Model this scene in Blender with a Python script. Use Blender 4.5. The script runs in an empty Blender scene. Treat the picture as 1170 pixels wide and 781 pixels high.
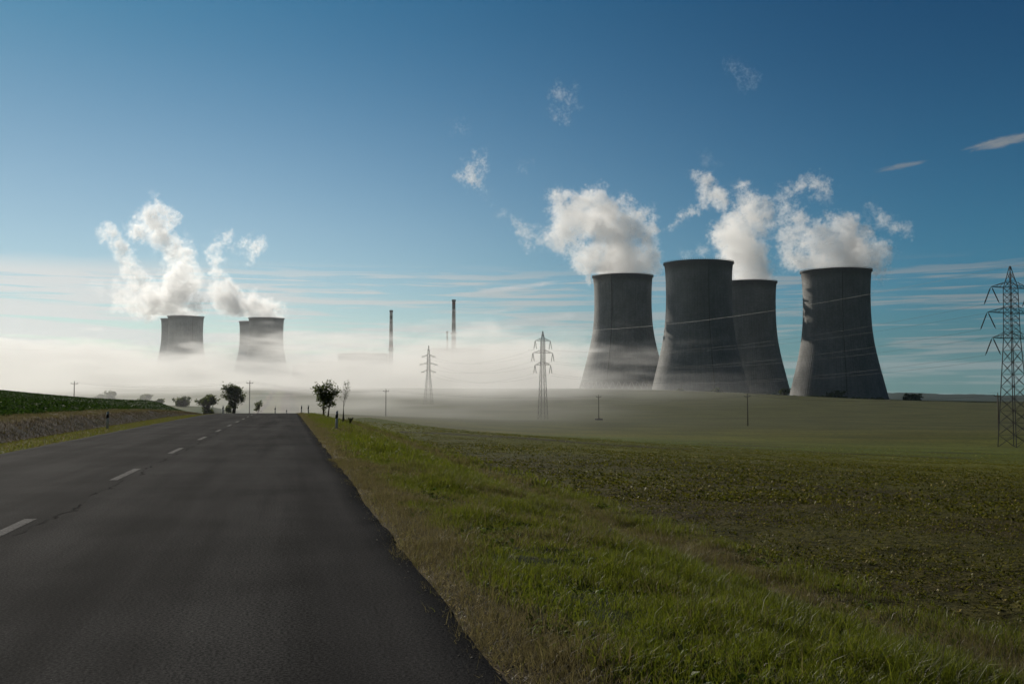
import bpy, math, random
import numpy as np

# ------------------------------------------------------------------ camera, world, sun, exposure
SC = bpy.context.scene
COL = SC.collection
R = math.radians
F, CX, CY, PITCH, EYE = 1137.5, 585.0, 390.5, math.atan(64.5 / 1137.5), 1.46

cam = bpy.data.cameras.new('camera')
cam.lens, cam.sensor_width, cam.clip_start, cam.clip_end = 35.0, 36.0, 0.1, 60000.0
cam_o = bpy.data.objects.new('camera', cam)
COL.objects.link(cam_o)
cam_o.location = (0, 0, EYE)
cam_o.rotation_euler = (R(90) + PITCH, 0, 0)
SC.camera = cam_o

SUN_AZ, SUN_EL = -33.0, 27.0          # degrees: azimuth from +Y towards +X, elevation
SUN_STRENGTH, SKY_STRENGTH, EXPOSURE = 5.0, 0.066, 0.08

world = bpy.data.worlds.new('World')
SC.world = world
world.use_nodes = True


class NT:
    """small helper for writing node trees"""
    def __init__(self, tree):
        self.t = tree
        tree.nodes.clear()

    def n(self, kind, ins=None, **props):
        nd = self.t.nodes.new(kind)
        for k, v in props.items():
            setattr(nd, k, v)
        for k, v in (ins or {}).items():
            s = nd.inputs[k]
            if isinstance(v, bpy.types.NodeSocket):
                self.t.links.new(v, s)
            else:
                s.default_value = v
        return nd

    def math(self, op, a, b=0.0, clamp=False):
        return self.n('ShaderNodeMath', {0: a, 1: b}, operation=op, use_clamp=clamp).outputs[0]

    def mixc(self, fac, a, b, blend='MIX'):
        return self.n('ShaderNodeMix', {0: fac, 6: a, 7: b}, data_type='RGBA', blend_type=blend).outputs[2]

    def ramp(self, v, lo, hi, a=0.0, b=1.0):
        return self.n('ShaderNodeMapRange', {0: v, 1: lo, 2: hi, 3: a, 4: b}, interpolation_type='SMOOTHSTEP').outputs[0]

    def noise(self, vec, scale, detail=4.0, rough=0.55, dist=0.0):
        return self.n('ShaderNodeTexNoise', {'Vector': vec, 'Scale': scale, 'Detail': detail, 'Roughness': rough, 'Distortion': dist}).outputs[0]


def sky_nodes():
    w = NT(world.node_tree)
    sky = w.n('ShaderNodeTexSky', sky_type='NISHITA', sun_disc=False, sun_elevation=R(SUN_EL), sun_rotation=R(SUN_AZ),
              altitude=400, air_density=1.0, dust_density=0.15, ozone_density=3.0)
    # thin high stratus: the view direction meets a flat cloud deck; clouds are part of the sky itself
    g = w.n('ShaderNodeTexCoord').outputs['Generated']
    sep = w.n('ShaderNodeSeparateXYZ', {0: g})
    azim = w.n('ShaderNodeMath', {0: sep.outputs[0], 1: sep.outputs[1]}, operation='ARCTAN2').outputs[0]
    bandvec = lambda fa, fe, k: w.n('ShaderNodeCombineXYZ', {0: w.math('MULTIPLY', azim, fa), 1: w.math('MULTIPLY', sep.outputs[2], fe), 2: k}).outputs[0]
    n1 = w.noise(bandvec(4.2, 100.0, 0.0), 1.0, 5.0, 0.6, 0.8)
    n2 = w.noise(bandvec(11.0, 310.0, 3.0), 1.0, 4.0, 0.6, 0.5)
    nn = w.math('ADD', w.math('MULTIPLY', n1, 0.66), w.math('MULTIPLY', n2, 0.34))
    elev = sep.outputs[2]
    low = w.math('MULTIPLY', w.ramp(elev, 0.136, 0.112), w.ramp(elev, 0.0, 0.05, 0.75, 1.0))
    side = w.ramp(sep.outputs[0], -0.5, 0.45, 1.0, 0.62)
    cover = w.math('MULTIPLY', w.math('MULTIPLY', w.ramp(w.math('ADD', nn, w.ramp(sep.outputs[0], -0.15, -0.46, 0.0, 0.07)), 0.475, 0.565), low), side)
    cover = w.math('MULTIPLY', cover, 0.85)
    lum = w.n('ShaderNodeRGBToBW', {0: sky.outputs[0]}).outputs[0]
    # a cloud is lit by the sun: brighter towards the sun's side, warm white
    bright = w.ramp(sep.outputs[0], -0.50, 0.45, 10.6, 4.2)
    ccol = w.n('ShaderNodeVectorMath', {0: (1.0, 0.985, 0.95), 3: bright}, operation='SCALE').outputs[0]
    # a polarised, deep sky: it darkens with height and away from the sun's side, red most
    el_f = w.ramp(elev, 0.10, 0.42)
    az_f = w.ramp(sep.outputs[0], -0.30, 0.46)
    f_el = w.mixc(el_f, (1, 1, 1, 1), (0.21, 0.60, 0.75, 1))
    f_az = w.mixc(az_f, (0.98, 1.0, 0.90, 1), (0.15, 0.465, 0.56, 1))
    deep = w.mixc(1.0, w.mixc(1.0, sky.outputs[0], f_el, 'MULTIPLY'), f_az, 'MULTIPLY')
    back = w.ramp(sep.outputs[1], 0.35, -0.35, 1.0, 0.26)  # added dimming of the unseen sky behind the camera, cuts fill light
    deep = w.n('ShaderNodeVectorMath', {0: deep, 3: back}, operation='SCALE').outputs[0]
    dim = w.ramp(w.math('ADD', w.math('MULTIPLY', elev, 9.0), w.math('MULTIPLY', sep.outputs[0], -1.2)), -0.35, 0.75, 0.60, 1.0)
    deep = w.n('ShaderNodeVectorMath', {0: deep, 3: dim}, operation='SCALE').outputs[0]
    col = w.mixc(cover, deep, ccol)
    # two small cirrus streaks high on the right and a milky veil on the left
    def streak(px, py, lx, ly, seed, amt, col, lum=3.7):
        d = np.array([(px - CX) / F, 1.0, (CY - py) / F])
        c, s = math.cos(PITCH), math.sin(PITCH)
        d = np.array([d[0], d[1] * c - d[2] * s, d[1] * s + d[2] * c]); d /= np.linalg.norm(d)
        az, el = math.atan2(d[0], d[1]), math.asin(d[2])
        a = w.math('SUBTRACT', w.n('ShaderNodeMath', {0: sep.outputs[0], 1: sep.outputs[1]}, operation='ARCTAN2').outputs[0], az)
        e = w.math('SUBTRACT', w.math('ARCSINE', sep.outputs[2]), el)
        e = w.math('SUBTRACT', e, w.math('MULTIPLY', a, 0.12))
        q = w.n('ShaderNodeCombineXYZ', {0: w.math('MULTIPLY', a, 60.0), 1: w.math('MULTIPLY', e, 260.0), 2: seed}).outputs[0]
        wob = w.math('SUBTRACT', w.noise(q, 1.0, 5.0, 0.65, 0.5), 0.5)
        rr = w.math('ADD', w.math('POWER', w.math('DIVIDE', a, lx), 2.0), w.math('POWER', w.math('DIVIDE', e, ly), 2.0))
        m = w.math('MULTIPLY', w.ramp(w.math('ADD', rr, w.math('MULTIPLY', wob, 2.2)), 1.0, -0.4), amt)
        return w.mixc(m, col, (lum * .97, lum, lum, 1.0))
    col = streak(1150, 161, 0.040, 0.0060, 1.0, 0.85, col)
    col = streak(1030, 190, 0.026, 0.0034, 5.0, 0.55, col)
    col = streak(590, 328, 0.060, 0.0030, 9.0, 0.8, col, 8.0)
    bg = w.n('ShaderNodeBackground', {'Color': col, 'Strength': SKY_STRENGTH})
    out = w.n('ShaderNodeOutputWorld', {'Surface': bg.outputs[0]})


sky_nodes()

sun = bpy.data.lights.new('sun', 'SUN')
sun.energy, sun.angle, sun.color = SUN_STRENGTH, R(0.53), (1.0, 0.92, 0.80)
sun_o = bpy.data.objects.new('sun', sun)
COL.objects.link(sun_o)
sun_o.location = (-300, 400, 400)
sun_o.rotation_euler = (R(90 - SUN_EL), 0, R(180 - SUN_AZ))   # -Z of the lamp points away from the sun

vs = SC.view_settings
vs.view_transform, vs.look, vs.exposure, vs.gamma = 'Standard', 'None', EXPOSURE, 1.0
vs.use_curve_mapping = False
cy = SC.cycles
cy.use_denoising = True
cy.max_bounces, cy.diffuse_bounces, cy.glossy_bounces, cy.transmission_bounces = 14, 3, 2, 3
cy.transparent_max_bounces = 8
cy.volume_bounces = 12
cy.volume_step_rate = 1.0
cy.volume_max_steps = 512
cy.sample_clamp_indirect = 8.0
cy.use_adaptive_sampling = True
cy.adaptive_threshold = 0.02

# ------------------------------------------------------------------ helpers
rng = np.random.default_rng(7)
random.seed(7)
CP, SP = math.cos(PITCH), math.sin(PITCH)


def at(px, py, Y):
    """world point seen in the photograph's pixel (px, py) at forward distance Y"""
    a, b = (px - CX) / F, (CY - py) / F
    dy, dz = CP - b * SP, SP + b * CP
    k = Y / dy
    return np.array([a * k, Y, EYE + dz * k])


def mesh_obj(name, verts, faces, mat=None, parent=None, smooth=False):
    me = bpy.data.meshes.new(name)
    me.from_pydata([tuple(map(float, v)) for v in verts], [], faces)
    me.validate()
    if smooth:
        me.polygons.foreach_set('use_smooth', [True] * len(me.polygons))
    if mat is not None:
        me.materials.append(mat)
    o = bpy.data.objects.new(name, me)
    COL.objects.link(o)
    if parent is not None:
        o.parent = parent
    return o


def np_mesh(name, verts, faces, mat=None, parent=None, smooth=False, attrs=None):
    """fast mesh from numpy arrays; faces is a list of (M, k) integer arrays"""
    me = bpy.data.meshes.new(name)
    verts = np.ascontiguousarray(verts, dtype=np.float32)
    me.vertices.add(len(verts))
    me.vertices.foreach_set('co', verts.ravel())
    loops = np.concatenate([f.ravel() for f in faces]).astype(np.int32)
    tot = np.concatenate([np.full(len(f), f.shape[1], dtype=np.int32) for f in faces])
    start = np.concatenate([[0], np.cumsum(tot)[:-1]]).astype(np.int32)
    me.loops.add(len(loops))
    me.loops.foreach_set('vertex_index', loops)
    me.polygons.add(len(tot))
    me.polygons.foreach_set('loop_start', start)
    me.update(calc_edges=True)
    if smooth:
        me.polygons.foreach_set('use_smooth', np.ones(len(tot), dtype=bool))
    for k, a in (attrs or {}).items():
        if a.ndim == 1:
            me.attributes.new(k, 'FLOAT', 'POINT').data.foreach_set('value', a.astype(np.float32))
        else:
            c = np.ones((len(a), 4), dtype=np.float32)
            c[:, :3] = a
            me.attributes.new(k, 'FLOAT_COLOR', 'POINT').data.foreach_set('color', c.ravel())
    if mat is not None:
        me.materials.append(mat)
    o = bpy.data.objects.new(name, me)
    COL.objects.link(o)
    if parent is not None:
        o.parent = parent
    return o


def tag(o, label=None, cat=None, group=None, kind=None):
    if label:
        o['label'] = label
    if cat:
        o['category'] = cat
    if group:
        o['group'] = group
    if kind:
        o['kind'] = kind
    return o


def empty(name, loc, label, cat, group=None, rotz=0.0):
    o = bpy.data.objects.new(name, None)
    COL.objects.link(o)
    o.location = [float(v) for v in loc]
    o.rotation_euler = (0, 0, rotz)
    o.empty_display_size = 0.5
    return tag(o, label, cat, group)


def copy_tree(o, parent=None):
    c = o.copy()
    COL.objects.link(c)
    c.parent = parent
    for ch in list(o.children):
        copy_tree(ch, c)
    return c


class MB:
    """collects simple solids into one mesh"""
    def __init__(self):
        self.v, self.f = [], []

    def box(self, c, s, rz=0.0):
        b = len(self.v)
        cs, sn = math.cos(rz), math.sin(rz)
        for dx, dy, dz in ((-1, -1, -1), (1, -1, -1), (1, 1, -1), (-1, 1, -1), (-1, -1, 1), (1, -1, 1), (1, 1, 1), (-1, 1, 1)):
            x, y = dx * s[0] / 2, dy * s[1] / 2
            self.v.append((c[0] + x * cs - y * sn, c[1] + x * sn + y * cs, c[2] + dz * s[2] / 2))
        for q in ((0, 3, 2, 1), (4, 5, 6, 7), (0, 1, 5, 4), (1, 2, 6, 5), (2, 3, 7, 6), (3, 0, 4, 7)):
            self.f.append([b + i for i in q])

    def tube(self, pts, rad, n=6, cap=True):
        pts = [np.array(p, dtype=float) for p in pts]
        if not hasattr(rad, '__len__'):
            rad = [rad] * len(pts)
        b = len(self.v)
        up = None
        for i, p in enumerate(pts):
            d = pts[min(i + 1, len(pts) - 1)] - pts[max(i - 1, 0)]
            d = d / (np.linalg.norm(d) + 1e-9)
            if up is None:
                up = np.array([0, 0, 1.0]) if abs(d[2]) < 0.9 else np.array([1.0, 0, 0])
            x = np.cross(d, up); x /= np.linalg.norm(x) + 1e-9
            up = np.cross(x, d)
            for k in range(n):
                a = 2 * math.pi * k / n + math.pi / n
                self.v.append(tuple(p + rad[i] * (math.cos(a) * x + math.sin(a) * up)))
        for i in range(len(pts) - 1):
            for k in range(n):
                k2 = (k + 1) % n
                self.f.append([b + i * n + k, b + i * n + k2, b + (i + 1) * n + k2, b + (i + 1) * n + k])
        if cap:
            self.f.append([b + k for k in range(n)][::-1])
            e = b + (len(pts) - 1) * n
            self.f.append([e + k for k in range(n)])

    def build(self, name, mat, parent=None, smooth=False):
        return mesh_obj(name, self.v, self.f, mat, parent, smooth)


def hash2(i, j, seed):
    h = (i.astype(np.int64) * 374761393 + j.astype(np.int64) * 668265263 + seed * 974634777) & 0x7FFFFFFF
    h = ((h ^ (h >> 13)) * 1274126177) & 0x7FFFFFFF
    h = h ^ (h >> 16)
    return (h & 0xFFFF) / 65535.0


def vnoise(x, y, seed=0, octaves=3):
    out, amp, tot = 0.0, 1.0, 0.0
    for o in range(octaves):
        xi, yi = np.floor(x), np.floor(y)
        fx, fy = x - xi, y - yi
        fx, fy = fx * fx * (3 - 2 * fx), fy * fy * (3 - 2 * fy)
        a, b = hash2(xi, yi, seed + o), hash2(xi + 1, yi, seed + o)
        c, d = hash2(xi, yi + 1, seed + o), hash2(xi + 1, yi + 1, seed + o)
        out = out + amp * ((a * (1 - fx) + b * fx) * (1 - fy) + (c * (1 - fx) + d * fx) * fy)
        tot += amp
        amp *= 0.5
        x, y = x * 2.03 + 17.1, y * 2.03 + 5.7
    return out / tot


def sst(x, a, b):
    k = np.clip((x - a) / (b - a), 0, 1)
    return k * k * (3 - 2 * k)


# ------------------------------------------------------------------ terrain
VP = math.atan((328 - CX) / F)
RD = np.array([math.sin(VP), math.cos(VP)])       # the road's heading
RN = np.array([math.cos(VP), -math.sin(VP)])      # to the right of it
ROAD_L, ROAD_C, ROAD_R = -7.33, -2.95, 1.10


def st(X, Y):
    return X * RD[0] + Y * RD[1], X * RN[0] + Y * RN[1]


def xy(s, t):
    return s * RD[0] + t * RN[0], s * RD[1] + t * RN[1]


def road_z(s):
    d = np.maximum(s - 82.0, 0.0)
    z = -d * d / 5200.0
    return np.where(d < 130, z, -130 ** 2 / 5200.0 - 5.0 * (1 - np.exp(-(d - 130) / 100.0)))


CTRL = []
for s_ in (-60, -20, 5, 30, 55, 80, 105, 130, 160, 200):
    x_, y_ = xy(s_, 9.0); CTRL.append((x_, y_, float(road_z(np.array(s_))) - 0.95 - 0.5 * (s_ > 120)))
    x_, y_ = xy(s_, -15.0); CTRL.append((x_, y_, float(road_z(np.array(s_))) + 0.52 - 0.30 * min(1, max(0, (s_ - 90) / 60))))
CTRL += [
    (-20, 150, -2.3), (-27, 152, -2.1), (-12, 135, -2.4), (-24, 175, -3.4), (18, 22, -1.35), (34, 34, -2.0), (20, 60, -2.3), (50, 62, -3.6), (62, 100, -5.0), (22, 120, -4.4), (97, 192, -8.0), (119, 243, -6.3),
    (67, 284, -6.3), (32, 365, -6.4), (12, 394, -6.9), (-43, 341, -4.6), (-50, 594, -2.4), (0, 250, -6.2), (-30, 210, -4.6),
    (150, 150, -7.2), (150, 60, -5.0), (260, 250, -6.5), (80, 20, -3.2), (150, 0, -5), (40, -20, -2.2), (140, -80, -5),
    (150, 500, -3.5), (300, 500, -5.5), (20, 600, 0.5),
    (-40, 146, 2.2), (-26, 148, 1.05), (-80, 140, 3.6), (-34, 80, 1.35), (-60, 80, 2.4), (-120, 60, 4.0), (-60, 10, 2.2), (-60, -60, 2), (-150, 130, 4.5),
    (-60, 250, -1.2), (-78, 235, -.3), (-57, 186, -.2), (-132, 300, -0.6), (-82, 310, -2.0), (-171, 420, -2.5), (-250, 500, -2), (-330, 300, 2),
    (-150, 600, -1.5), (-300, 800, 5), (-600, 800, 5), (-100, 800, 5), (38, 800, 7.4), (109, 800, 8.0), (170, 800, 6.2), (221, 800, 4.0), (299, 800, 0.3), (411, 800, -1.0), (600, 800, -3),
    (180, 967, 9.0), (320, 972, 1.0), (110, 1103, 12.5), (237, 1120, 8), (500, 1100, -5), (-300, 1500, 20), (-100, 1400, 16),
    (-610, 1895, 32), (-457, 1895, 32), (-900, 1500, 22), (0, 2600, 22), (-1000, 2600, 28), (800, 1600, -8), (800, 2600, -12), (1600, 1500, -12), (-1800, 1500, 20), (-1200, 600, 8),
]
CTRL = np.array(CTRL, dtype=float)
_c2 = 7.0 ** 2
_D = np.sqrt(((CTRL[:, None, :2] - CTRL[None, :, :2]) ** 2).sum(-1) + _c2)
_W = np.linalg.solve(_D - 6.0 * np.eye(len(CTRL)), CTRL[:, 2])


def ground_z(X, Y):
    X, Y = np.asarray(X, dtype=float), np.asarray(Y, dtype=float)
    shp = X.shape
    X, Y = X.ravel(), Y.ravel()
    out = np.empty(len(X))
    for i in range(0, len(X), 60000):
        x, y = X[i:i + 60000], Y[i:i + 60000]
        d = np.sqrt((x[:, None] - CTRL[None, :, 0]) ** 2 + (y[:, None] - CTRL[None, :, 1]) ** 2 + _c2)
        z = d @ _W
        r = np.hypot(x, y)
        far = sst(r, 2600, 5200)
        z = z * (1 - far) + (-9.0) * far
        s, t = st(x, y)
        rz = road_z(s)
        bump = sst(t, 1.3, 3.0) * (1 - sst(r, 90, 160)) * (0.16 * (vnoise(x * 0.55, y * 0.55, 3) - 0.5) + 0.10 * (vnoise(x * 2.3, y * 2.3, 5, 2) - 0.5))
        right = np.interp(t, [ROAD_R - 0.4, ROAD_R + 0.05, 1.7, 3.0, 4.6, 5.6, 6.4, 8.0, 10], [-0.06, -0.03, -0.02, -0.16, -0.55, -0.86, -0.84, -0.93, -0.98])
        bank = 1 - 0.55 * sst(s, 70, 140)
        nb = (vnoise(s * 0.22, t * 0.1, 21) - 0.5) * 0.9
        left = np.interp(-t + nb * 0.4, [7.0, 7.4, 9.8, 10.7, 11.2, 11.8, 12.5, 13.3, 15], [-0.06, -0.03, -0.16, -0.38, -0.34, 0.06, 0.42, 0.50, 0.55])
        left = left * np.where(left > 0, bank, 1.0) + sst(-t, 10.6, 12.0) * (1 - sst(r, 120, 200)) * (0.22 * (vnoise(x * 0.7, y * 0.7, 9) - 0.5) + 0.12 * (vnoise(x * 2.6, y * 2.6, 13, 2) - 0.5))
        cor = rz + np.where(t > -3, right, left) + bump
        wr = sst(t, 6.5, 14.0)
        wl = sst(-t, 13.2, 19.0)
        wfar = sst(np.abs(s), 300, 520) + sst(-s, 60, 160)
        w = np.clip(np.maximum(np.maximum(wr, wl), wfar), 0, 1)
        zz = cor * (1 - w) + z * w
        zz += sst(t, 6.5, 9) * (1 - sst(r, 120, 260)) * (0.10 * (vnoise(x * 1.1, y * 1.1, 31) - 0.5) + 0.22 * (vnoise(x * 0.13, y * 0.13, 33) - 0.5))
        out[i:i + 60000] = zz
    return out.reshape(shp)


def gz(x, y):
    return float(ground_z(np.array([x]), np.array([y]))[0])


def principled(nt, col, rough=0.8, spec=0.2, normal=None, metal=0.0):
    ins = {'Base Color': col, 'Roughness': rough, 'Specular IOR Level': spec, 'Metallic': metal}
    if normal is not None:
        ins['Normal'] = normal
    return nt.n('ShaderNodeBsdfPrincipled', ins).outputs[0]


def mat(name):
    m = bpy.data.materials.new(name)
    m.use_nodes = True
    nt = NT(m.node_tree)
    return m, nt


def finish(nt, surf):
    nt.n('ShaderNodeOutputMaterial', {'Surface': surf})


def bump(nt, h, strength, dist):
    return nt.n('ShaderNodeBump', {'Height': h, 'Strength': strength, 'Distance': dist}).outputs[0]


def simple(name, col, rough=0.7, spec=0.3, metal=0.0, var=0.25, scale=3.0, bmp=0.0):
    m, nt = mat(name)
    p = nt.n('ShaderNodeTexCoord').outputs['Object']
    n = nt.noise(p, scale, 5.0, 0.6)
    c = nt.mixc(n, tuple(max(0, v * (1 - var)) for v in col) + (1,), tuple(min(1, v * (1 + var)) for v in col) + (1,))
    finish(nt, principled(nt, c, rough, spec, bump(nt, n, bmp, 0.05) if bmp else None, metal))
    return m


def ground_material():
    m, nt = mat('field_and_verge')
    pos = nt.n('ShaderNodeNewGeometry').outputs['Position']
    zone = nt.n('ShaderNodeVertexColor', layer_name='zone').outputs[0]
    rough_a = nt.n('ShaderNodeAttribute', attribute_name='clod').outputs['Fac']
    n1 = nt.noise(pos, 9.0, 6.0, 0.65)
    n2 = nt.noise(pos, 1.1, 5.0, 0.6)
    n3 = nt.noise(pos, 0.05, 5.0, 0.6)
    c = nt.mixc(1.0, zone, nt.n('ShaderNodeCombineColor', {0: nt.ramp(n1, 0.25, 0.75, 0.45, 1.5), 1: nt.ramp(n1, 0.25, 0.75, 0.5, 1.45), 2: nt.ramp(n1, 0.25, 0.75, 0.5, 1.4)}).outputs[0], 'MULTIPLY')
    k = nt.ramp(n2, 0.3, 0.7, 0.75, 1.25)
    c = nt.n('ShaderNodeVectorMath', {0: c, 3: k}, operation='SCALE').outputs[0]
    k = nt.ramp(n3, 0.3, 0.7, 0.8, 1.2)
    c = nt.n('ShaderNodeVectorMath', {0: c, 3: k}, operation='SCALE').outputs[0]
    # sowing lines and tramlines of the far field, following its contours
    sep = nt.n('ShaderNodeSeparateXYZ', {0: pos})
    wob = nt.math('MULTIPLY', nt.math('SUBTRACT', nt.noise(pos, 0.004, 3.0, 0.5), 0.5), 150.0)
    vv = nt.math('ADD', nt.math('ADD', sep.outputs[1], nt.math('MULTIPLY', sep.outputs[0], 0.16)), wob)
    ph = nt.math('PINGPONG', vv, 13.0)
    line = nt.ramp(ph, 2.0, 0.3)
    ph2 = nt.math('PINGPONG', nt.math('ADD', vv, 7.0), 41.0)
    line = nt.math('MAXIMUM', line, nt.ramp(ph2, 4.0, 0.5))
    farf = nt.ramp(nt.n('ShaderNodeVectorMath', {0: pos}, operation='LENGTH').outputs['Value'], 90.0, 260.0)
    right = nt.ramp(sep.outputs[0], -60.0, 0.0)
    line = nt.math('MULTIPLY', nt.math('MULTIPLY', line, farf), nt.math('MULTIPLY', right, 0.6))
    c = nt.mixc(line, c, (0.030, 0.034, 0.012, 1))
    h = nt.math('ADD', n1, nt.math('MULTIPLY', n2, 2.0))
    nrm = nt.n('ShaderNodeBump', {'Height': h, 'Strength': nt.math('MULTIPLY', rough_a, 1.0), 'Distance': 0.10}).outputs[0]
    finish(nt, principled(nt, c, 0.95, 0.05, nrm))
    return m


def zone_colors(X, Y):
    s, t = st(X, Y)
    r = np.hypot(X, Y)
    j = (vnoise(X * 0.8, Y * 0.8, 41) - 0.5) * 1.6 * np.clip(r / 30, 0.5, 3)
    big = vnoise(X * 0.045, Y * 0.045, 47)
    med = vnoise(X * 0.30, Y * 0.30, 53)
    C = lambda *c: np.array(c)[None, :]
    mix = lambda a, b, w: a * (1 - w[:, None]) + b * w[:, None]
    verge = mix(C(.022, .031, .008), C(.045, .038, .020), sst(med, .50, .72))  # ground colour darkened to stand for shade between the grass blades
    dry = C(.055, .045, .030) * np.ones((len(X), 1))
    soil = mix(C(.034, .026, .011), C(.045, .042, .010), sst(med, .36, .64))
    fgreen = mix(C(.062, .072, .010), C(.080, .074, .014), big)
    # near field: bare brown soil with seedlings; turns greener with distance
    field = mix(soil, fgreen, sst(r + (big - .5) * 30, 16, 62))
    green_band = np.exp(-((r - 150 + (big - .5) * 80) / 55.0) ** 2)
    field = mix(field, C(.056, .082, .015), green_band * 0.6)
    far_f = C(.054, .057, .021) * np.ones((len(X), 1))
    field = mix(field, far_f, sst(r, 210, 300))
    # wet dark scrapes in the near field
    scr = sst(vnoise(X * 0.03 + 9, Y * 0.11, 59), .60, .74) * (1 - sst(r, 150, 220)) * sst(r, 18, 40)
    field = mix(field, C(.026, .021, .012), scr * 0.75)
    beet = mix(C(.026, .052, .016), C(.034, .060, .016), med)
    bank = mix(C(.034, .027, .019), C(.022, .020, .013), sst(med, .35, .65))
    lverge = mix(C(.070, .078, .022), C(.10, .086, .040), sst(med, .45, .7))
    c = mix(verge, dry, np.clip(1 - sst(t + j * .35, 1.3, 2.2), 0, 1))
    strip = np.exp(-((t + j * .5 - 5.9) / 0.55) ** 2) * 0.8
    c = mix(c, C(.105, .080, .046), strip)
    c = mix(c, field, sst(t + j * .45, 6.0, 7.0))
    lf = -t
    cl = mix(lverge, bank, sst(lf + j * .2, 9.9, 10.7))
    cl = mix(cl, C(.120, .092, .055), sst(lf + j * .3, 12.0, 12.6))
    cl = mix(cl, beet, sst(lf + j * .4, 13.4, 14.8))
    lfar = mix(beet, C(.07, .078, .03), sst(r, 170, 260))
    cl = mix(cl, lfar, sst(lf, 18, 24))
    c = np.where((t > ROAD_C)[:, None], c, cl)
    # far countryside: patchwork of fields
    pat = vnoise(X * 0.0016 + 3, Y * 0.004, 61, 2)
    c = mix(c, mix(C(.07, .075, .035), C(.13, .115, .07), sst(pat, .45, .55)), sst(r, 1500, 2400))
    clod = np.clip(0.25 + 0.75 * sst(t, 5.5, 7), 0, 1) * (1 - 0.9 * sst(r, 60, 220))
    clod = np.maximum(clod, 0.8 * sst(-t, 9.8, 10.5) * (1 - sst(r, 100, 250)))
    return c, clod


def build_ground():
    ang = np.concatenate([np.arange(-180, -36, 4.0), np.arange(-36, 36, 0.16), np.arange(36, 180, 4.0)])
    ang = np.radians(ang)
    rad = [0.6]
    while rad[-1] < 15000:
        rad.append(rad[-1] * 1.014 + 0.02)
    rad = np.array(rad)
    A, Rr = np.meshgrid(ang, rad)
    X, Y = (Rr * np.sin(A)).ravel(), (Rr * np.cos(A)).ravel()
    X, Y = np.append(X, 0.0), np.append(Y, 0.0)
    Z = ground_z(X, Y)
    na, nr = len(ang), len(rad)
    i, k = np.meshgrid(np.arange(nr - 1), np.arange(na), indexing='ij')
    k2 = (k + 1) % na
    quads = np.stack([i * na + k, i * na + k2, (i + 1) * na + k2, (i + 1) * na + k], -1).reshape(-1, 4)[:, ::-1]
    kk = np.arange(na)
    tris = np.stack([np.full(na, nr * na), (kk + 1) % na, kk], -1)
    c, clod = zone_colors(X, Y)
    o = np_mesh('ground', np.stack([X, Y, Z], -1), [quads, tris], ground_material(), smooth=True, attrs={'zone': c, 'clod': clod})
    tag(o, kind='structure')
    # its faces must look up
    if o.data.polygons[len(o.data.polygons) // 2].normal.z < 0:
        o.data.flip_normals()


build_ground()


# ------------------------------------------------------------------ road
def asphalt():
    m, nt = mat('asphalt')
    uv = nt.n('ShaderNodeAttribute', attribute_name='road_st').outputs['Vector']
    sep = nt.n('ShaderNodeSeparateXYZ', {0: uv})
    s, t = sep.outputs[0], sep.outputs[1]
    fine = nt.noise(uv, 48.0, 6.0, 0.75)
    grit = nt.n('ShaderNodeTexVoronoi', {'Vector': uv, 'Scale': 85.0}).outputs['Distance']
    stretch = nt.n('ShaderNodeCombineXYZ', {0: nt.math('MULTIPLY', s, 0.06), 1: nt.math('MULTIPLY', t, 1.1), 2: 0.0}).outputs[0]
    lanes = nt.noise(stretch, 1.0, 4.0, 0.55)
    blot = nt.noise(uv, 0.35, 4.0, 0.6)
    c = nt.mixc(nt.ramp(fine, 0.36, 0.66), (0.0122, 0.0122, 0.0123, 1), (0.055, 0.0542, 0.0532, 1))
    stone = nt.ramp(nt.noise(uv, 55.0, 2.0, 0.6), 0.70, 0.78)
    c = nt.mixc(nt.math('MULTIPLY', stone, 0.8), c, (0.17, 0.165, 0.155, 1))
    c = nt.n('ShaderNodeVectorMath', {0: c, 3: nt.ramp(lanes, 0.3, 0.7, 0.72, 1.32)}, operation='SCALE').outputs[0]
    c = nt.n('ShaderNodeVectorMath', {0: c, 3: nt.ramp(blot, 0.32, 0.7, 1.18, 0.78)}, operation='SCALE').outputs[0]
    # darker newer strip along the right edge and the tarred seam by the centre line
    edge = nt.math('MULTIPLY', nt.ramp(nt.math('ADD', t, nt.math('MULTIPLY', blot, 0.3)), 0.30, 0.45), 0.35)
    c = nt.mixc(edge, c, (0.022, 0.0215, 0.022, 1))
    wig = nt.math('MULTIPLY', nt.math('SUBTRACT', nt.noise(uv, 0.55, 5.0, 0.7), 0.5), 0.75)
    cd = nt.math('ABSOLUTE', nt.math('ADD', nt.math('SUBTRACT', t, ROAD_C + 0.23), wig))
    crk = nt.math('MULTIPLY', nt.ramp(cd, 0.035, 0.008), nt.ramp(nt.noise(uv, 0.8, 2.0), 0.42, 0.55))
    c = nt.mixc(crk, c, (0.008, 0.008, 0.008, 1))
    rough = nt.ramp(fine, 0.2, 0.8, 0.72, 0.92)
    h = nt.math('ADD', fine, nt.math('MULTIPLY', grit, 0.8))
    nrm = nt.n('ShaderNodeBump', {'Height': nt.math('SUBTRACT', h, nt.math('MULTIPLY', crk, 3.0)), 'Strength': 0.65, 'Distance': 0.006}).outputs[0]
    finish(nt, principled(nt, c, rough, 0.003, nrm))
    return m


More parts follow.
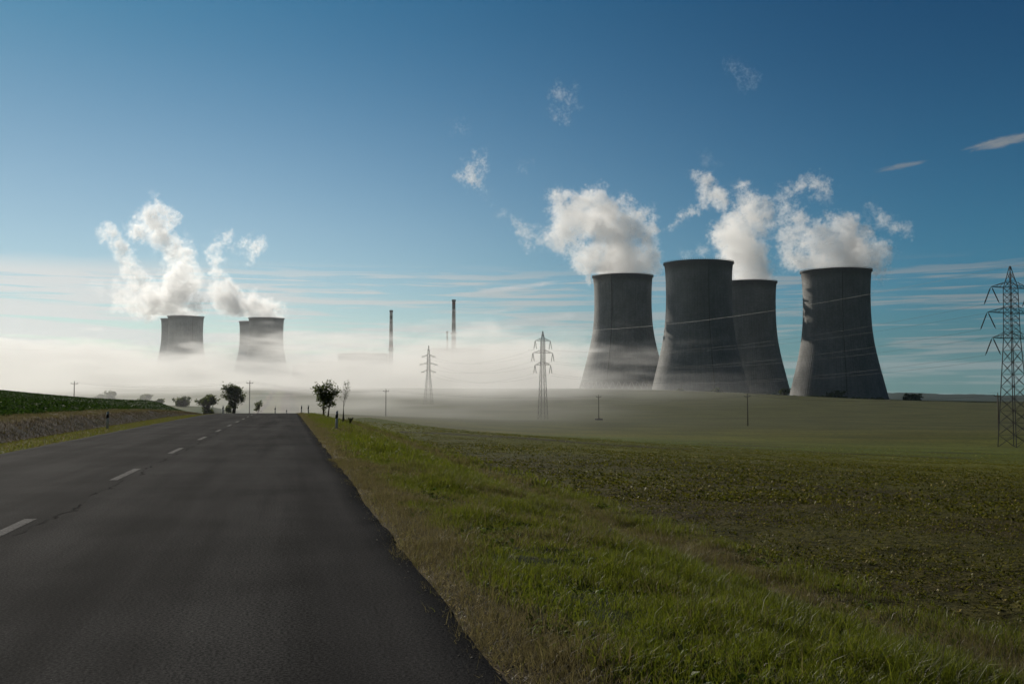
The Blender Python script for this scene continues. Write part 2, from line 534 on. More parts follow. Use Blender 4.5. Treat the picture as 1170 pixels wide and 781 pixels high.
def line_paint():
    m, nt = mat('worn_road_paint')
    p = nt.n('ShaderNodeNewGeometry').outputs['Position']
    n = nt.noise(p, 38.0, 4.0, 0.7)
    n2 = nt.noise(p, 4.0, 4.0, 0.6)
    w = nt.math('MULTIPLY', nt.ramp(n, 0.36, 0.52), nt.ramp(n2, 0.25, 0.5, 0.55, 1.0))
    c = nt.mixc(w, (0.05, 0.048, 0.046, 1), (0.19, 0.188, 0.183, 1))
    finish(nt, principled(nt, c, 0.9, 0.0))
    return m


def build_road():
    s = np.concatenate([np.arange(-40, 3, 1.5), np.arange(3, 60, 0.25), np.arange(60, 330, 1.5)])
    nl = 28
    V, A = [], []
    for a in s:
        l = ROAD_L + 0.16 * (vnoise(np.array([a * 0.5]), np.array([1.0]), 71)[0] - .5)
        r = ROAD_R + 0.11 * (vnoise(np.array([a * 1.1]), np.array([7.0]), 73, 4)[0] - .5)
        for k in range(nl):
            t = l + (r - l) * min(max(k - 1, 0) / (nl - 3), 1)
            t += -.03 if k == 0 else .03 if k == nl - 1 else 0
            x, y = xy(a, t)
            camber = 0.018 * (1 - ((t - ROAD_C) / 4.2) ** 2) - (.16 if k in (0, nl - 1) else 0)
            V.append((x, y, float(road_z(np.array(a))) + 0.012 + camber))
            A.append((a, t, 0))
    V, A = np.array(V), np.array(A)
    n = len(s)
    i, k = np.meshgrid(np.arange(n - 1), np.arange(nl - 1), indexing='ij')
    q = np.stack([i * nl + k, i * nl + k + 1, (i + 1) * nl + k + 1, (i + 1) * nl + k], -1).reshape(-1, 4)
    o = np_mesh('road', V, [q], asphalt(), smooth=True)
    at_ = o.data.attributes.new('road_st', 'FLOAT_VECTOR', 'POINT')
    at_.data.foreach_set('vector', A.astype(np.float32).ravel())
    tag(o, kind='structure')
    vs_, fs_ = [], []
    for i in range(-4, 14):
        s0 = 9.95 + 8.72 * (i - 0)
        b = len(vs_)
        for k in range(7):
            a = s0 + 2.95 * k / 6
            for t in (ROAD_C - .07, ROAD_C + .07):
                x, y = xy(a, t)
                vs_.append((x, y, float(road_z(np.array(a))) + 0.012 + 0.018 + 0.004))
            if k:
                c = b + 2 * k
                fs_.append([c - 2, c - 1, c + 1, c])
    tag(mesh_obj('road_markings', vs_, fs_, line_paint()), kind='structure')


build_road()

# distant wooded hills on the horizon to the right
def build_hills():
    m, nt = mat('wooded_hills')
    p = nt.n('ShaderNodeNewGeometry').outputs['Position']
    n = nt.noise(p, 0.02, 6.0, 0.65)
    c = nt.mixc(nt.ramp(n, 0.35, 0.65), (0.012, 0.018, 0.010, 1), (0.030, 0.034, 0.018, 1))
    finish(nt, principled(nt, c, 0.95, 0.05))
    V, Fq = [], []
    nx, ny = 420, 16
    for j in range(ny):
        for i in range(nx):
            az = R(6 + 40 * i / (nx - 1))
            d = 4200 + 1500 * j / (ny - 1)
            px = CX + math.tan(az) * F
            top = np.interp(px, [640, 900, 1005, 1030, 1060, 1080, 1110, 1140, 1170, 1400], [2, 12, 26, 30, 25, 19, 22, 15, 17, 20])
            bumpy = 6 * (vnoise(np.array([az * 60]), np.array([j * .7]), 81)[0] - .5) + 5.0 * (vnoise(np.array([az * 700]), np.array([j * 1.3]), 83)[0] - .5)
            z = -12 + (top + 12 + bumpy) * math.sin(math.pi * min(1, (j + .01) / (ny - 1) * 1.6) / 2) * (1 if j < ny - 1 else .2)
            V.append((math.sin(az) * d, math.cos(az) * d, z))
    for j in range(ny - 1):
        for i in range(nx - 1):
            a = j * nx + i
            Fq.append([a, a + 1, a + nx + 1, a + nx])
    tag(mesh_obj('hills', V, Fq, m, smooth=True), kind='structure')


build_hills()


# ------------------------------------------------------------------ vegetation: grass blades and seedlings
def blade_material(name, trans=0.45, gloss=0.10):
    m, nt = mat(name)
    c = nt.n('ShaderNodeVertexColor', layer_name='blade').outputs[0]
    d = nt.n('ShaderNodeBsdfDiffuse', {'Color': c}).outputs[0]
    t = nt.n('ShaderNodeBsdfTranslucent', {'Color': nt.mixc(1.0, c, (1.25, 1.25, 0.75, 1), 'MULTIPLY')}).outputs[0]
    g = nt.n('ShaderNodeBsdfGlossy', {'Color': (0.9, 0.9, 0.9, 1), 'Roughness': 0.42}).outputs[0]
    a = nt.n('ShaderNodeMixShader', {0: trans, 1: d, 2: t}).outputs[0]
    finish(nt, nt.n('ShaderNodeMixShader', {0: gloss, 1: a, 2: g}).outputs[0])
    return m


GRASS_MAT = blade_material('grass_blade', 0.5, 0.015)
LEAF_MAT = blade_material('crop_leaf', 0.4, 0.008)


def blades(name, X, Y, H, W, C, lean=0.45, bend=0.5, matl=None, sink=0.02, kind='stuff'):
    n = len(X)
    Z = ground_z(X, Y) - sink
    th = rng.uniform(0, 2 * math.pi, n)
    wx, wy = np.cos(th) * W / 2, np.sin(th) * W / 2
    ph = rng.uniform(0, 2 * math.pi, n)
    L = H * rng.normal(lean, 0.25, n)
    dx, dy = np.cos(ph) * L, np.sin(ph) * L
    v = np.empty((n, 5, 3))
    v[:, 0] = np.stack([X - wx, Y - wy, Z], -1)
    v[:, 1] = np.stack([X + wx, Y + wy, Z], -1)
    mx, my = X + dx * .35, Y + dy * .35
    v[:, 2] = np.stack([mx + wx * .75, my + wy * .75, Z + H * .6], -1)
    v[:, 3] = np.stack([mx - wx * .75, my - wy * .75, Z + H * .6], -1)
    v[:, 4] = np.stack([X + dx, Y + dy, Z + H * (1 - bend * np.clip(np.abs(L / np.maximum(H, 1e-3)), 0, 1) * .4)], -1)
    b = (np.arange(n) * 5)[:, None]
    quads = b + np.array([[0, 1, 2, 3]])
    tris = b + np.array([[3, 2, 4]])
    col = np.repeat(C, 5, axis=0)
    return tag(np_mesh(name, v.reshape(-1, 3), [quads, tris], matl or GRASS_MAT, attrs={'blade': col}), kind=kind)


def sample_st(n, s0, s1, t0, t1, power=2.0):
    """points in the strip t0..t1; density falls with distance (uniform in s**(1/power))"""
    u = rng.uniform(s0 ** (1 / power), s1 ** (1 / power), n) ** power
    t = rng.uniform(t0, t1, n)
    x, y = xy(u, t)
    return x, y, u, t


def in_view(x, y, margin=60):
    yy = np.maximum(y, .1)
    px = CX + x / yy * F
    return (y > 2.0) & (px > -margin) & (px < 1170 + margin)


def grass_col(x, y, t, dryness):
    n = len(x)
    g1, g2, d1, d2 = np.array([.064, .086, .010]), np.array([.112, .124, .020]), np.array([.13, .112, .076]), np.array([.078, .065, .044])
    k = rng.uniform(0, 1, n)[:, None]
    green = g1 * (1 - k) + g2 * k
    k2 = rng.uniform(0, 1, n)[:, None]
    dryc = d1 * (1 - k2) + d2 * k2
    isdry = (rng.uniform(0, 1, n) < dryness)[:, None]
    return np.where(isdry, dryc, green)


def verge_grass():
    for nm, n, s0, s1, wmul, hmul in (('grass', 520000, 4.0, 24.0, 1.0, 1.0), ('grass', 240000, 22.0, 115.0, 3.0, 1.0)):
        x, y, s, t = sample_st(n, s0, s1, 0.95, 7.2, 1.6)
        j = (vnoise(x * .8, y * .8, 41) - .5) * 1.6
        keep = in_view(x, y)
        clump = vnoise(x * 1.6, y * 1.6, 91)
        keep &= rng.uniform(0, 1, n) < np.clip(.45 + 1.3 * (clump - .28), .35, 1)
        edge = sst(t - .5 * (vnoise(s * 1.3, t * .2, 121) - .5), 1.0, 1.35)
        keep &= rng.uniform(0, 1, n) < (.06 + .94 * edge) * (1 - .9 * sst(t + j * .5, 6.1, 7.0))
        x, y, s, t, j, clump = (a[keep] for a in (x, y, s, t, j, clump))
        patch = vnoise(x * .33, y * .33, 53)
        dry = np.clip(1.05 * (1 - sst(t + j * .45, 1.25, 2.05)) + .75 * np.exp(-((t + j * .5 - 5.9) / .5) ** 2) + .60 * sst(patch, .56, .74) + .10, 0, .97)
        H = (.045 + .30 * clump ** 1.7 * rng.uniform(.5, 1.3, len(x))) * hmul * (.55 + .45 * sst(t, 1.1, 2.2)) * (1.15 - .45 * np.exp(-((t - 2.0) / .5) ** 2))
        H = np.where(t < 2.1, np.maximum(H, .07 + .07 * rng.uniform(0, 1, len(x))), H)
        tall = rng.uniform(0, 1, len(x)) < .02
        H = np.where(tall, H * 1.8, H)
        W = np.where(dry > .7, .0030, .0048) * rng.uniform(.7, 1.4, len(x)) * wmul
        blades(nm, x, y, H, W, grass_col(x, y, t, dry), .55, .6)
    # low broad-leaved weeds among the grass, and pale straw swept along the road edge
    x, y, s, t = sample_st(26000, 4.0, 60.0, 1.5, 6.6, 1.8)
    keep = in_view(x, y) & (rng.uniform(0, 1, len(x)) < sst(vnoise(x * 1.1, y * 1.1, 117), .45, .7))
    x, y = x[keep], y[keep]
    k = rng.uniform(0, 1, len(x))[:, None]
    leaf_plants('weeds', x, y, .07 * rng.uniform(.5, 1.4, len(x)), np.array([.030, .058, .012]) * (1 - k) + np.array([.075, .095, .028]) * k, 4)
    x, y, s, t = sample_st(9000, 4.0, 40.0, .98, 1.45, 1.6)
    keep = in_view(x, y) & (rng.uniform(0, 1, len(x)) < sst(vnoise(s * .9, t, 119), .35, .65))
    x, y = x[keep], y[keep]
    straw = np.array([.24, .20, .14]) * rng.uniform(.4, 1.2, (len(x), 1))
    blades('straw', x, y, .02 + .03 * rng.uniform(0, 1, len(x)), .005 * rng.uniform(.7, 1.5, len(x)), straw, 2.6, .3, sink=-.008)
    # crumbs of gravel and soil along the broken edge of the asphalt
    x, y, s, t = sample_st(7000, 4.0, 45.0, .80, 1.5, 1.6)
    keep = in_view(x, y) & (rng.uniform(0, 1, len(x)) < sst(t, .8, 1.2) ** 2 * (.15 + .75 * vnoise(s * 1.7, t, 123)))
    x, y = x[keep], y[keep]
    n = len(x)
    z = np.where(st(x, y)[1] < ROAD_R - .04, road_z(st(x, y)[0]) + .016, ground_z(x, y) + .004)
    r = .0025 + .0085 * rng.uniform(0, 1, n) ** 3
    o6 = np.array([[1, 0, 0], [0, 1, 0], [-1, 0, 0], [0, -1, 0], [0, 0, .8], [0, 0, -.6]])
    v = np.stack([x, y, z], -1)[:, None, :] + r[:, None, None] * (o6[None] + rng.normal(0, .22, (n, 6, 3)))
    tri = np.array([[0, 1, 4], [1, 2, 4], [2, 3, 4], [3, 0, 4], [1, 0, 5], [2, 1, 5], [3, 2, 5], [0, 3, 5]])
    f = ((np.arange(n) * 6)[:, None, None] + tri[None]).reshape(-1, 3)
    tag(np_mesh('gravel', v.reshape(-1, 3), [f], simple('gravel_stone', (.19, .175, .15), .95, .0, 0, .5, 9.0)), kind='stuff')
    # left verge, bank and the fringe along its top
    x, y, s, t = sample_st(130000, 18.0, 150.0, -14.6, -7.2, 1.5)
    keep = in_view(x, y)
    lf = -t
    bankz = sst(lf, 10.3, 10.9) * (1 - sst(lf, 12.1, 12.5))
    keep &= rng.uniform(0, 1, len(x)) < (1 - .35 * bankz)
    x, y, s, t, lf, bankz = (a[keep] for a in (x, y, s, t, lf, bankz))
    fringe = sst(lf, 11.8, 12.3) * (1 - sst(lf, 13.8, 14.6))
    dry = np.clip(.25 + .55 * bankz + .7 * fringe, 0, .95)
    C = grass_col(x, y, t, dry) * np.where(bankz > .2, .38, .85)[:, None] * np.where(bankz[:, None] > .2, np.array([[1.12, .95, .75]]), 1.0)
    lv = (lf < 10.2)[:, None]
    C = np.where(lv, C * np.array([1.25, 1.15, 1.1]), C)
    H = (.07 + .11 * rng.uniform(0, 1, len(x))) * np.where(lf < 10.2, .8, 1.0) + .09 * fringe * rng.uniform(.2, 1, len(x)) + .06 * bankz * rng.uniform(0, 1, len(x))
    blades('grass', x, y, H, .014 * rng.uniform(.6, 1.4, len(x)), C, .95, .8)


def leaf_plants(name, x, y, size, C, per=3, flat=False):
    """low rosettes: every plant is a few small leaves that arch out of one point"""
    n = len(x)
    x, y, size, C = (np.repeat(a, per, axis=0) for a in (x, y, size, C))
    n = len(x)
    z = ground_z(x, y)
    th = rng.uniform(0, 2 * math.pi, n)
    el = np.where(flat & (np.hypot(x, y) > 55), rng.uniform(.0, .45, n), rng.uniform(.1, 1.0, n))
    L = size * rng.uniform(.6, 1.3, n)
    W = L * rng.uniform(.35, .6, n)
    dx, dy, dz = np.cos(th) * np.cos(el), np.sin(th) * np.cos(el), np.sin(el)
    sx, sy = -np.sin(th), np.cos(th)
    v = np.empty((n, 4, 3))
    v[:, 0] = np.stack([x, y, z - .01], -1)
    v[:, 1] = np.stack([x + dx * L * .55 + sx * W / 2, y + dy * L * .55 + sy * W / 2, z + dz * L * .65], -1)
    v[:, 2] = np.stack([x + dx * L, y + dy * L, z + dz * L * .75], -1)
    v[:, 3] = np.stack([x + dx * L * .55 - sx * W / 2, y + dy * L * .55 - sy * W / 2, z + dz * L * .65], -1)
    q = (np.arange(n) * 4)[:, None] + np.array([[0, 1, 2, 3]])
    C = C * rng.uniform(.75, 1.25, (n, 1))
    return tag(np_mesh(name, v.reshape(-1, 3), [q], LEAF_MAT, attrs={'blade': np.repeat(C, 4, axis=0)}), kind='stuff')


def fields():
    # right: seedlings on bare soil
    for n, r0, r1, sz in ((75000, 5.0, 26.0, .038), (75000, 24.0, 75.0, .07), (45000, 70.0, 190.0, .13)):
        r = rng.uniform(r0 ** .7, r1 ** .7, n) ** (1 / .7)
        a = rng.uniform(R(-14), R(30), n)
        x, y = r * np.sin(a), r * np.cos(a)
        s, t = st(x, y)
        j = (vnoise(x * .8, y * .8, 41) - .5) * 1.6
        keep = (t + j * .45 > 6.3) & in_view(x, y)
        gap = vnoise(x * .35, y * .35, 97)
        keep &= rng.uniform(0, 1, n) < np.clip(.25 + 1.6 * (gap - .3), .08, 1)
        scr = sst(vnoise(x * 0.03 + 9, y * 0.11, 59), .60, .74)
        keep &= rng.uniform(0, 1, n) > scr * .85
        x, y = x[keep], y[keep]
        k = rng.uniform(0, 1, len(x))[:, None]
        C = np.array([.052, .062, .008]) * (1 - k) + np.array([.104, .096, .018]) * k
        straw = (rng.uniform(0, 1, len(x)) < .035)[:, None]
        C = np.where(straw, np.array([.20, .165, .10]), C)
        C = C * (1.0 + .35 * sst(np.hypot(x, y), 35, 80))[:, None]
        leaf_plants('seedlings', x, y, sz * rng.uniform(.6, 1.5, len(x)), C, 3, True)
    # left: dense beet leaves on the rising field
    n = 95000
    r = rng.uniform(30 ** .8, 175 ** .8, n) ** (1 / .8)
    a = rng.uniform(R(-29.5), R(-11), n)
    x, y = r * np.sin(a), r * np.cos(a)
    s, t = st(x, y)
    keep = (-t > 13.9)
    x, y = x[keep], y[keep]
    k = rng.uniform(0, 1, len(x))[:, None]
    C = np.array([.014, .036, .008]) * (1 - k) + np.array([.032, .058, .012]) * k
    leaf_plants('beet_leaves', x, y, .19 * rng.uniform(.7, 1.3, len(x)), C, 3)


verge_grass()
fields()

# ------------------------------------------------------------------ trees and bushes
BARK = simple('bark', (.055, .044, .034), .9, .1, 0, .4, 8.0, .4)
FOL = blade_material('foliage', 0.45, 0.015)


def make_tree(name, px, top_py, Y, width_px, label, cat='tree', group=None, seed=0, stems=1, leaf=.09, bare=0.0, trunk_frac=.3, squash=1.0, tone=1.0, nleaf=2600, base=None, fill=0.45):
    rr = np.random.default_rng(seed + 100)
    p = at(px, top_py, Y)
    x, y = p[0], p[1]
    z0 = gz(x, y) - .05
    if base is not None:
        z0 = at(px, base, Y)[2]
        z0 = min(z0, gz(x, y))
    Wd = width_px / F * Y
    z0 = min(z0, p[2] - .75 * Wd)
    Ht = p[2] - z0
    root = empty(name, (x, y, z0), label, cat, group)
    wood = MB()
    tips = []

    def grow(p0, d, L, r, lvl):
        pts, rad = [p0], [r]
        q = p0.copy()
        for i in range(4):
            d = d + rr.normal(0, .12, 3) * (1 if lvl else .5)
            d[2] += .05
            d /= np.linalg.norm(d)
            q = q + d * L / 4
            pts.append(q.copy()); rad.append(max(r * (1 - .17 * (i + 1)), .007))
        wood.tube(pts, rad, 7 if lvl == 0 else 5)
        if lvl >= 3:
            tips.extend(pts[2:])
            return
        if lvl:
            tips.append(pts[-1])
        nb = 5 if lvl == 0 else 4
        for i in range(nb):
            k = rr.integers(2, 5) if lvl == 0 else rr.integers(1, 5)
            b = pts[k]
            aa = rr.uniform(0, 2 * math.pi)
            up = rr.uniform(.25, 1.1) if lvl == 0 else rr.uniform(-.1, .9)
            nd = np.array([math.cos(aa), math.sin(aa), up]) * 1.0 + d * .35
            nd /= np.linalg.norm(nd)
            grow(b, nd, L * rr.uniform(.5, .78), rad[k] * .62, lvl + 1)

    for s_ in range(stems):
        off = np.array([rr.normal(0, Wd * .05), rr.normal(0, Wd * .05), 0]) if stems > 1 else np.zeros(3)
        if s_:
            off[0] += Wd * .14 * s_
        d = np.array([rr.normal(0, .06) + .16 * s_, rr.normal(0, .06), 1.0])
        grow(off, d / np.linalg.norm(d), Ht * trunk_frac * 1.5, max(.035 * Ht * (.7 if s_ else 1), .02), 0)
    tp = np.array(tips)
    # fit the skeleton into the measured outline
    sv = np.array(wood.v)
    ext = max(np.percentile(np.abs(tp[:, 0]), 96), 1e-3)
    kx = (Wd / 2 * .92) / ext
    kz = Ht * .97 / tp[:, 2].max()
    hcut = Ht * trunk_frac
    def fit(a):
        a = a.copy()
        a[:, 2] *= kz
        f = np.clip(a[:, 2] / max(hcut, .01), 0.0, 1.0)
        kk = 1 + (kx - 1) * f
        a[:, 0] *= kk
        a[:, 1] *= kk
        return a
    wood.v = [tuple(v) for v in fit(sv)]
    tp = fit(tp)
    wood.build('trunk', BARK, root, True)
    # crown: many small leaves in uneven clumps around the twig ends
    n = int(nleaf * (1 - bare))
    w = rr.uniform(.1, 1, len(tp)) ** 2
    tp_i = rr.choice(len(tp), n, p=w / w.sum())
    c = tp[tp_i] + rr.normal(0, 1, (n, 3)) * np.array([.055 * Wd, .055 * Wd, .045 * Ht * squash])
    nf = int(n * fill)
    if nf:                  # uneven lobes that fill the crown between the twigs
        lo_ = .10 if cat == 'bush' else trunk_frac * .8
        L_ = []
        for _ in range(11):
            zc = rr.uniform(lo_ + .06, .86)
            wmax = Wd * .5 * math.sqrt(max(.5 if cat == 'bush' else .05, 1 - ((zc - (lo_ + 1) / 2) / ((1.15 - lo_) / 2)) ** 2))
            aa = rr.uniform(0, 2 * math.pi)
            rd = wmax * rr.uniform(.1, .72)
            L_.append((rd * math.cos(aa), rd * math.sin(aa), zc * Ht, Wd * rr.uniform(.10, .22)))
        L_ = np.array(L_)[rr.integers(0, 11, nf)]
        g_ = rr.normal(0, 1, (nf, 3)); g_ /= np.linalg.norm(g_, axis=1)[:, None]
        c[:nf] = L_[:, :3] + g_ * L_[:, 3:] * (rr.uniform(.15, 1, (nf, 1)) ** .45) * np.clip(rr.normal(1, .24, (nf, 1)), .5, 1.7)
        c[:nf, 2] = np.clip(c[:nf, 2], .03 * Ht, Ht)
    c[:, 2] = np.where(c[:, 2] > Ht * trunk_frac * .5, c[:, 2], Ht * (trunk_frac * .5 + .3 * rr.uniform(0, 1, n)))
    n = len(c)
    u = rr.normal(0, 1, (n, 3)); u /= np.linalg.norm(u, axis=1)[:, None]
    v = np.cross(u, rr.normal(0, 1, (n, 3))); v /= np.linalg.norm(v, axis=1)[:, None]
    sz = (leaf * rr.uniform(.6, 1.5, n))[:, None]
    P = np.stack([c - u * sz, c + v * sz * .55, c + u * sz, c - v * sz * .55], 1)
    k = rr.uniform(0, 1, (n, 1))
    C = (np.array([.032, .050, .014]) * (1 - k) + np.array([.085, .105, .028]) * k) * tone
    q = (np.arange(n) * 4)[:, None] + np.array([[0, 1, 2, 3]])
    np_mesh('crown', P.reshape(-1, 3), [q], FOL, root, attrs={'blade': np.repeat(C, 4, axis=0)})
    return root


make_tree('tree', 371, 434.5, 94, 33, 'small leafy roadside tree with two leaning stems by the right road edge', seed=16, stems=2, leaf=.085, nleaf=2500, trunk_frac=.28, fill=.35)
make_tree('tree', 392.5, 434, 76, 15, 'thin almost bare young tree right of the leafy one, with a slim dark trunk', seed=9, leaf=.045, nleaf=110, trunk_frac=.36, fill=0)
make_tree('tree', 267, 438.5, 168, 25, 'taller bushy green tree by the left road edge next to a wooden pole', seed=5, leaf=.15, nleaf=4200, trunk_frac=.16, fill=.7)
make_tree('tree', 294, 457.5, 152, 11, 'tiny sapling with sparse leaves just right of the wooden pole on the left', seed=8, leaf=.09, nleaf=500, trunk_frac=.4)
make_tree('bush', 236.5, 450.5, 185, 24, 'wide rounded bush left of the taller roadside tree', 'bush', fill=.85, seed=11, leaf=.20, nleaf=3000, trunk_frac=.08)
make_tree('bush', 207, 452.5, 235, 19, 'rounded bush behind the end of the left bank', 'bush', fill=.85, seed=12, leaf=.24, nleaf=2600, trunk_frac=.08)
make_tree('bush', 182.5, 455.5, 260, 11, 'lowest small bush peeping over the left field edge', 'bush', fill=.85, seed=13, leaf=.22, nleaf=1500, trunk_frac=.08)
make_tree('tree', 165, 450.5, 390, 17, 'smaller pale grey tree fading in the fog beyond the left field', fill=.85, seed=14, leaf=.4, nleaf=2400, trunk_frac=.12)
make_tree('tree', 126, 446, 420, 18, 'larger pale grey tree fading in the fog beyond the left field', fill=.85, seed=15, leaf=.42, nleaf=2600, trunk_frac=.12)
make_tree('tree', 116, 449, 440, 12, 'low grey tree touching the larger foggy tree on its left side', fill=.85, seed=17, leaf=.42, nleaf=1800, trunk_frac=.12)
make_tree('bush', 1041, 449.5, 760, 19, 'lone dark round bush standing apart on the field right of the last cooling tower', 'bush', fill=.85, seed=21, leaf=.75, nleaf=3200, trunk_frac=.06, tone=.8)
make_tree('bush', 955, 446.5, 800, 20, 'dark bush in front of the foot of the rightmost cooling tower', 'bush', fill=.85, seed=22, leaf=.8, nleaf=3000, trunk_frac=.06, tone=.8)
make_tree('bush', 895.5, 444, 815, 12, 'dark bush at the foot gap between the two rightmost towers', 'bush', fill=.85, seed=23, leaf=.75, nleaf=2200, trunk_frac=.06, tone=.8)
make_tree('bush', 820, 443.5, 830, 10, 'faint bush before the foot of the tallest cooling tower', 'bush', fill=.85, seed=24, leaf=.7, nleaf=1600, trunk_frac=.06)
make_tree('bush', 778, 443.5, 830, 8, 'smallest faint bush before the tallest cooling tower near its lit side', 'bush', fill=.85, seed=25, leaf=.65, nleaf=1300, trunk_frac=.06)
for i_, px_ in enumerate(np.linspace(908, 1006, 13)):
    make_tree('hedge_bush', px_, 452.0 + 2.2 * (px_ - 908) / 98 + random.uniform(-.8, .8), 790, random.uniform(6.5, 9.5),
              'low dark bush in the row along the foot of the rightmost cooling tower', 'bush', 'row of low bushes at the tower foot', fill=.8, seed=40 + i_, leaf=.6, nleaf=700, trunk_frac=.05, tone=.75)
make_tree('weed', 400, 476.5, 73, 6, 'low weedy shrub at the foot of the bare young tree', 'weed', seed=71, leaf=.04, nleaf=160, trunk_frac=.05, fill=.9)


# ------------------------------------------------------------------ cooling towers
def concrete_tower():
    m, nt = mat('weathered_concrete')
    p = nt.n('ShaderNodeTexCoord').outputs['Object']
    sep = nt.n('ShaderNodeSeparateXYZ', {0: p})
    ang = nt.n('ShaderNodeMath', {0: sep.outputs[0], 1: sep.outputs[1]}, operation='ARCTAN2').outputs[0]
    oi = nt.n('ShaderNodeObjectInfo').outputs['Random']
    # rain streaks: long in height, short in angle; lift joints: rings about 1.5 m apart
    sv = nt.n('ShaderNodeCombineXYZ', {0: nt.math('MULTIPLY', ang, 26.0), 1: nt.math('MULTIPLY', sep.outputs[2], 0.03), 2: nt.math('MULTIPLY', oi, 40.0)}).outputs[0]
    streak = nt.noise(sv, 1.0, 5.0, 0.65)
    blot = nt.noise(p, 0.06, 5.0, 0.6)
    joint = nt.ramp(nt.math('PINGPONG', sep.outputs[2], 0.75), 0.16, 0.02)
    lift = nt.noise(nt.n('ShaderNodeCombineXYZ', {0: nt.math('MULTIPLY', ang, 4.0), 1: nt.math('SNAP', sep.outputs[2], 1.5), 2: oi}).outputs[0], 3.0, 1.0)
    c = nt.mixc(nt.ramp(streak, 0.3, 0.7), (0.195, 0.198, 0.198, 1), (0.262, 0.262, 0.252, 1))
    c = nt.n('ShaderNodeVectorMath', {0: c, 3: nt.ramp(blot, 0.3, 0.7, 0.82, 1.12)}, operation='SCALE').outputs[0]
    c = nt.n('ShaderNodeVectorMath', {0: c, 3: nt.ramp(lift, 0.3, 0.7, 0.9, 1.08)}, operation='SCALE').outputs[0]
    c = nt.mixc(nt.math('MULTIPLY', joint, 0.35), c, (0.10, 0.095, 0.088, 1))
    # shading below the rim, painted into the concrete as a dark ring
    rim = nt.math('MULTIPLY', nt.ramp(nt.math('ADD', sep.outputs[2], nt.math('MULTIPLY', streak, 8.0)), 118.0, 126.0), 0.55)
    c = nt.mixc(rim, c, (0.075, 0.062, 0.055, 1))
    finish(nt, principled(nt, c, 0.9, 0.15, bump(nt, streak, 0.2, 0.3)))
    return m


CONC = concrete_tower()
DARKC = simple('dark_concrete', (.10, .092, .085), .9, .1, 0, .3, .5)
WHITE = simple('white_paint', (.68, .67, .64), .6, .3, 0, .08, 6)
GALV = simple('galvanised_steel', (.22, .225, .22), .55, .5, .55, .25, 4)
DULL = simple('weathered_steel', (.030, .030, .030), .7, .2, .0, .3, 3)

PROF_Z = [8, 14, 22, 29, 40, 54, 70, 82, 91, 100, 108, 115, 121, 124, 125]
PROF_R = [46.6, 45.0, 43.0, 41.3, 38.4, 35.2, 32.9, 31.9, 31.6, 31.55, 31.7, 32.0, 32.5, 32.9, 33.0]


def make_tower():
    root = empty('cooling_tower', (0, 0, 0), 'x', 'cooling tower')
    ribs, per = 110, 4
    n = ribs * per
    zz = np.concatenate([np.linspace(8, 124, 48), [125]])
    # smooth profile through the measured radii
    co = np.polyfit(PROF_Z, PROF_R, 6)
    rr = np.polyval(co, zz)
    V, Fc = [], []
    for z, r in zip(zz, rr):
        for k in range(n):
            a = 2 * math.pi * k / n
            q = r + (0.14 if k % per == 0 else 0.0)
            V.append((q * math.cos(a), q * math.sin(a), z))
    m = len(zz)
    for i in range(m - 1):
        for k in range(n):
            k2 = (k + 1) % n
            Fc.append([i * n + k, i * n + k2, (i + 1) * n + k2, (i + 1) * n + k])
    # inner face: the shell is half a metre thick
    b = len(V)
    zi = np.linspace(8, 125, 24)
    for z in zi:
        r = np.polyval(co, z) - .6
        for k in range(n):
            a = 2 * math.pi * k / n
            V.append((r * math.cos(a), r * math.sin(a), z))
    for i in range(len(zi) - 1):
        for k in range(n):
            k2 = (k + 1) % n
            Fc.append([b + i * n + k, b + (i + 1) * n + k, b + (i + 1) * n + k2, b + i * n + k2])
    e, t = (m - 1) * n, b + (len(zi) - 1) * n
    for k in range(n):
        k2 = (k + 1) % n
        Fc.append([e + k, e + k2, t + k2, t + k])
        Fc.append([k, b + k, b + k2, k2])
    mesh_obj('shell', V, Fc, CONC, root, True)
    rim = MB()
    rt = np.polyval(co, 125)
    N = 96
    for k in range(N):      # walkway with its railing posts
        a0, a1 = 2 * math.pi * k / N, 2 * math.pi * (k + 1) / N
        r = rt + .75
        rim.tube([(r * math.cos(a0), r * math.sin(a0), 124.6), (r * math.cos(a1), r * math.sin(a1), 124.6)], .45, 4, False)
        rim.box((r * math.cos(a0), r * math.sin(a0), 125.55), (.34, .34, 1.3), a0)
    rim.build('rim_walkway', DARKC, root)
    col = MB()
    rb, rt8 = 49.0, np.polyval(co, 8) - .2
    for k in range(44):
        a0 = 2 * math.pi * k / 44
        for s_ in (-1, 1):
            a1 = a0 + s_ * math.pi / 44
            col.tube([(rb * math.cos(a0), rb * math.sin(a0), -6), (rb * math.cos(a0), rb * math.sin(a0), 0), (rt8 * math.cos(a1), rt8 * math.sin(a1), 8.2)], .45, 5)
    col.build('support_columns', CONC, root)
    core = MB()             # the cooling fill and basin seen between the columns
    core.tube([(0, 0, -5), (0, 0, 7.6)], 44.0, 64)
    core.build('cooling_fill', DARKC, root)
    lad = MB()
    la = math.radians(-118)
    pts = [((np.polyval(co, z) + .5) * math.cos(la), (np.polyval(co, z) + .5) * math.sin(la), z) for z in np.linspace(8, 125, 26)]
    lad.tube(pts, .35, 5)
    lad.build('ladder', DARKC, root)
    return root


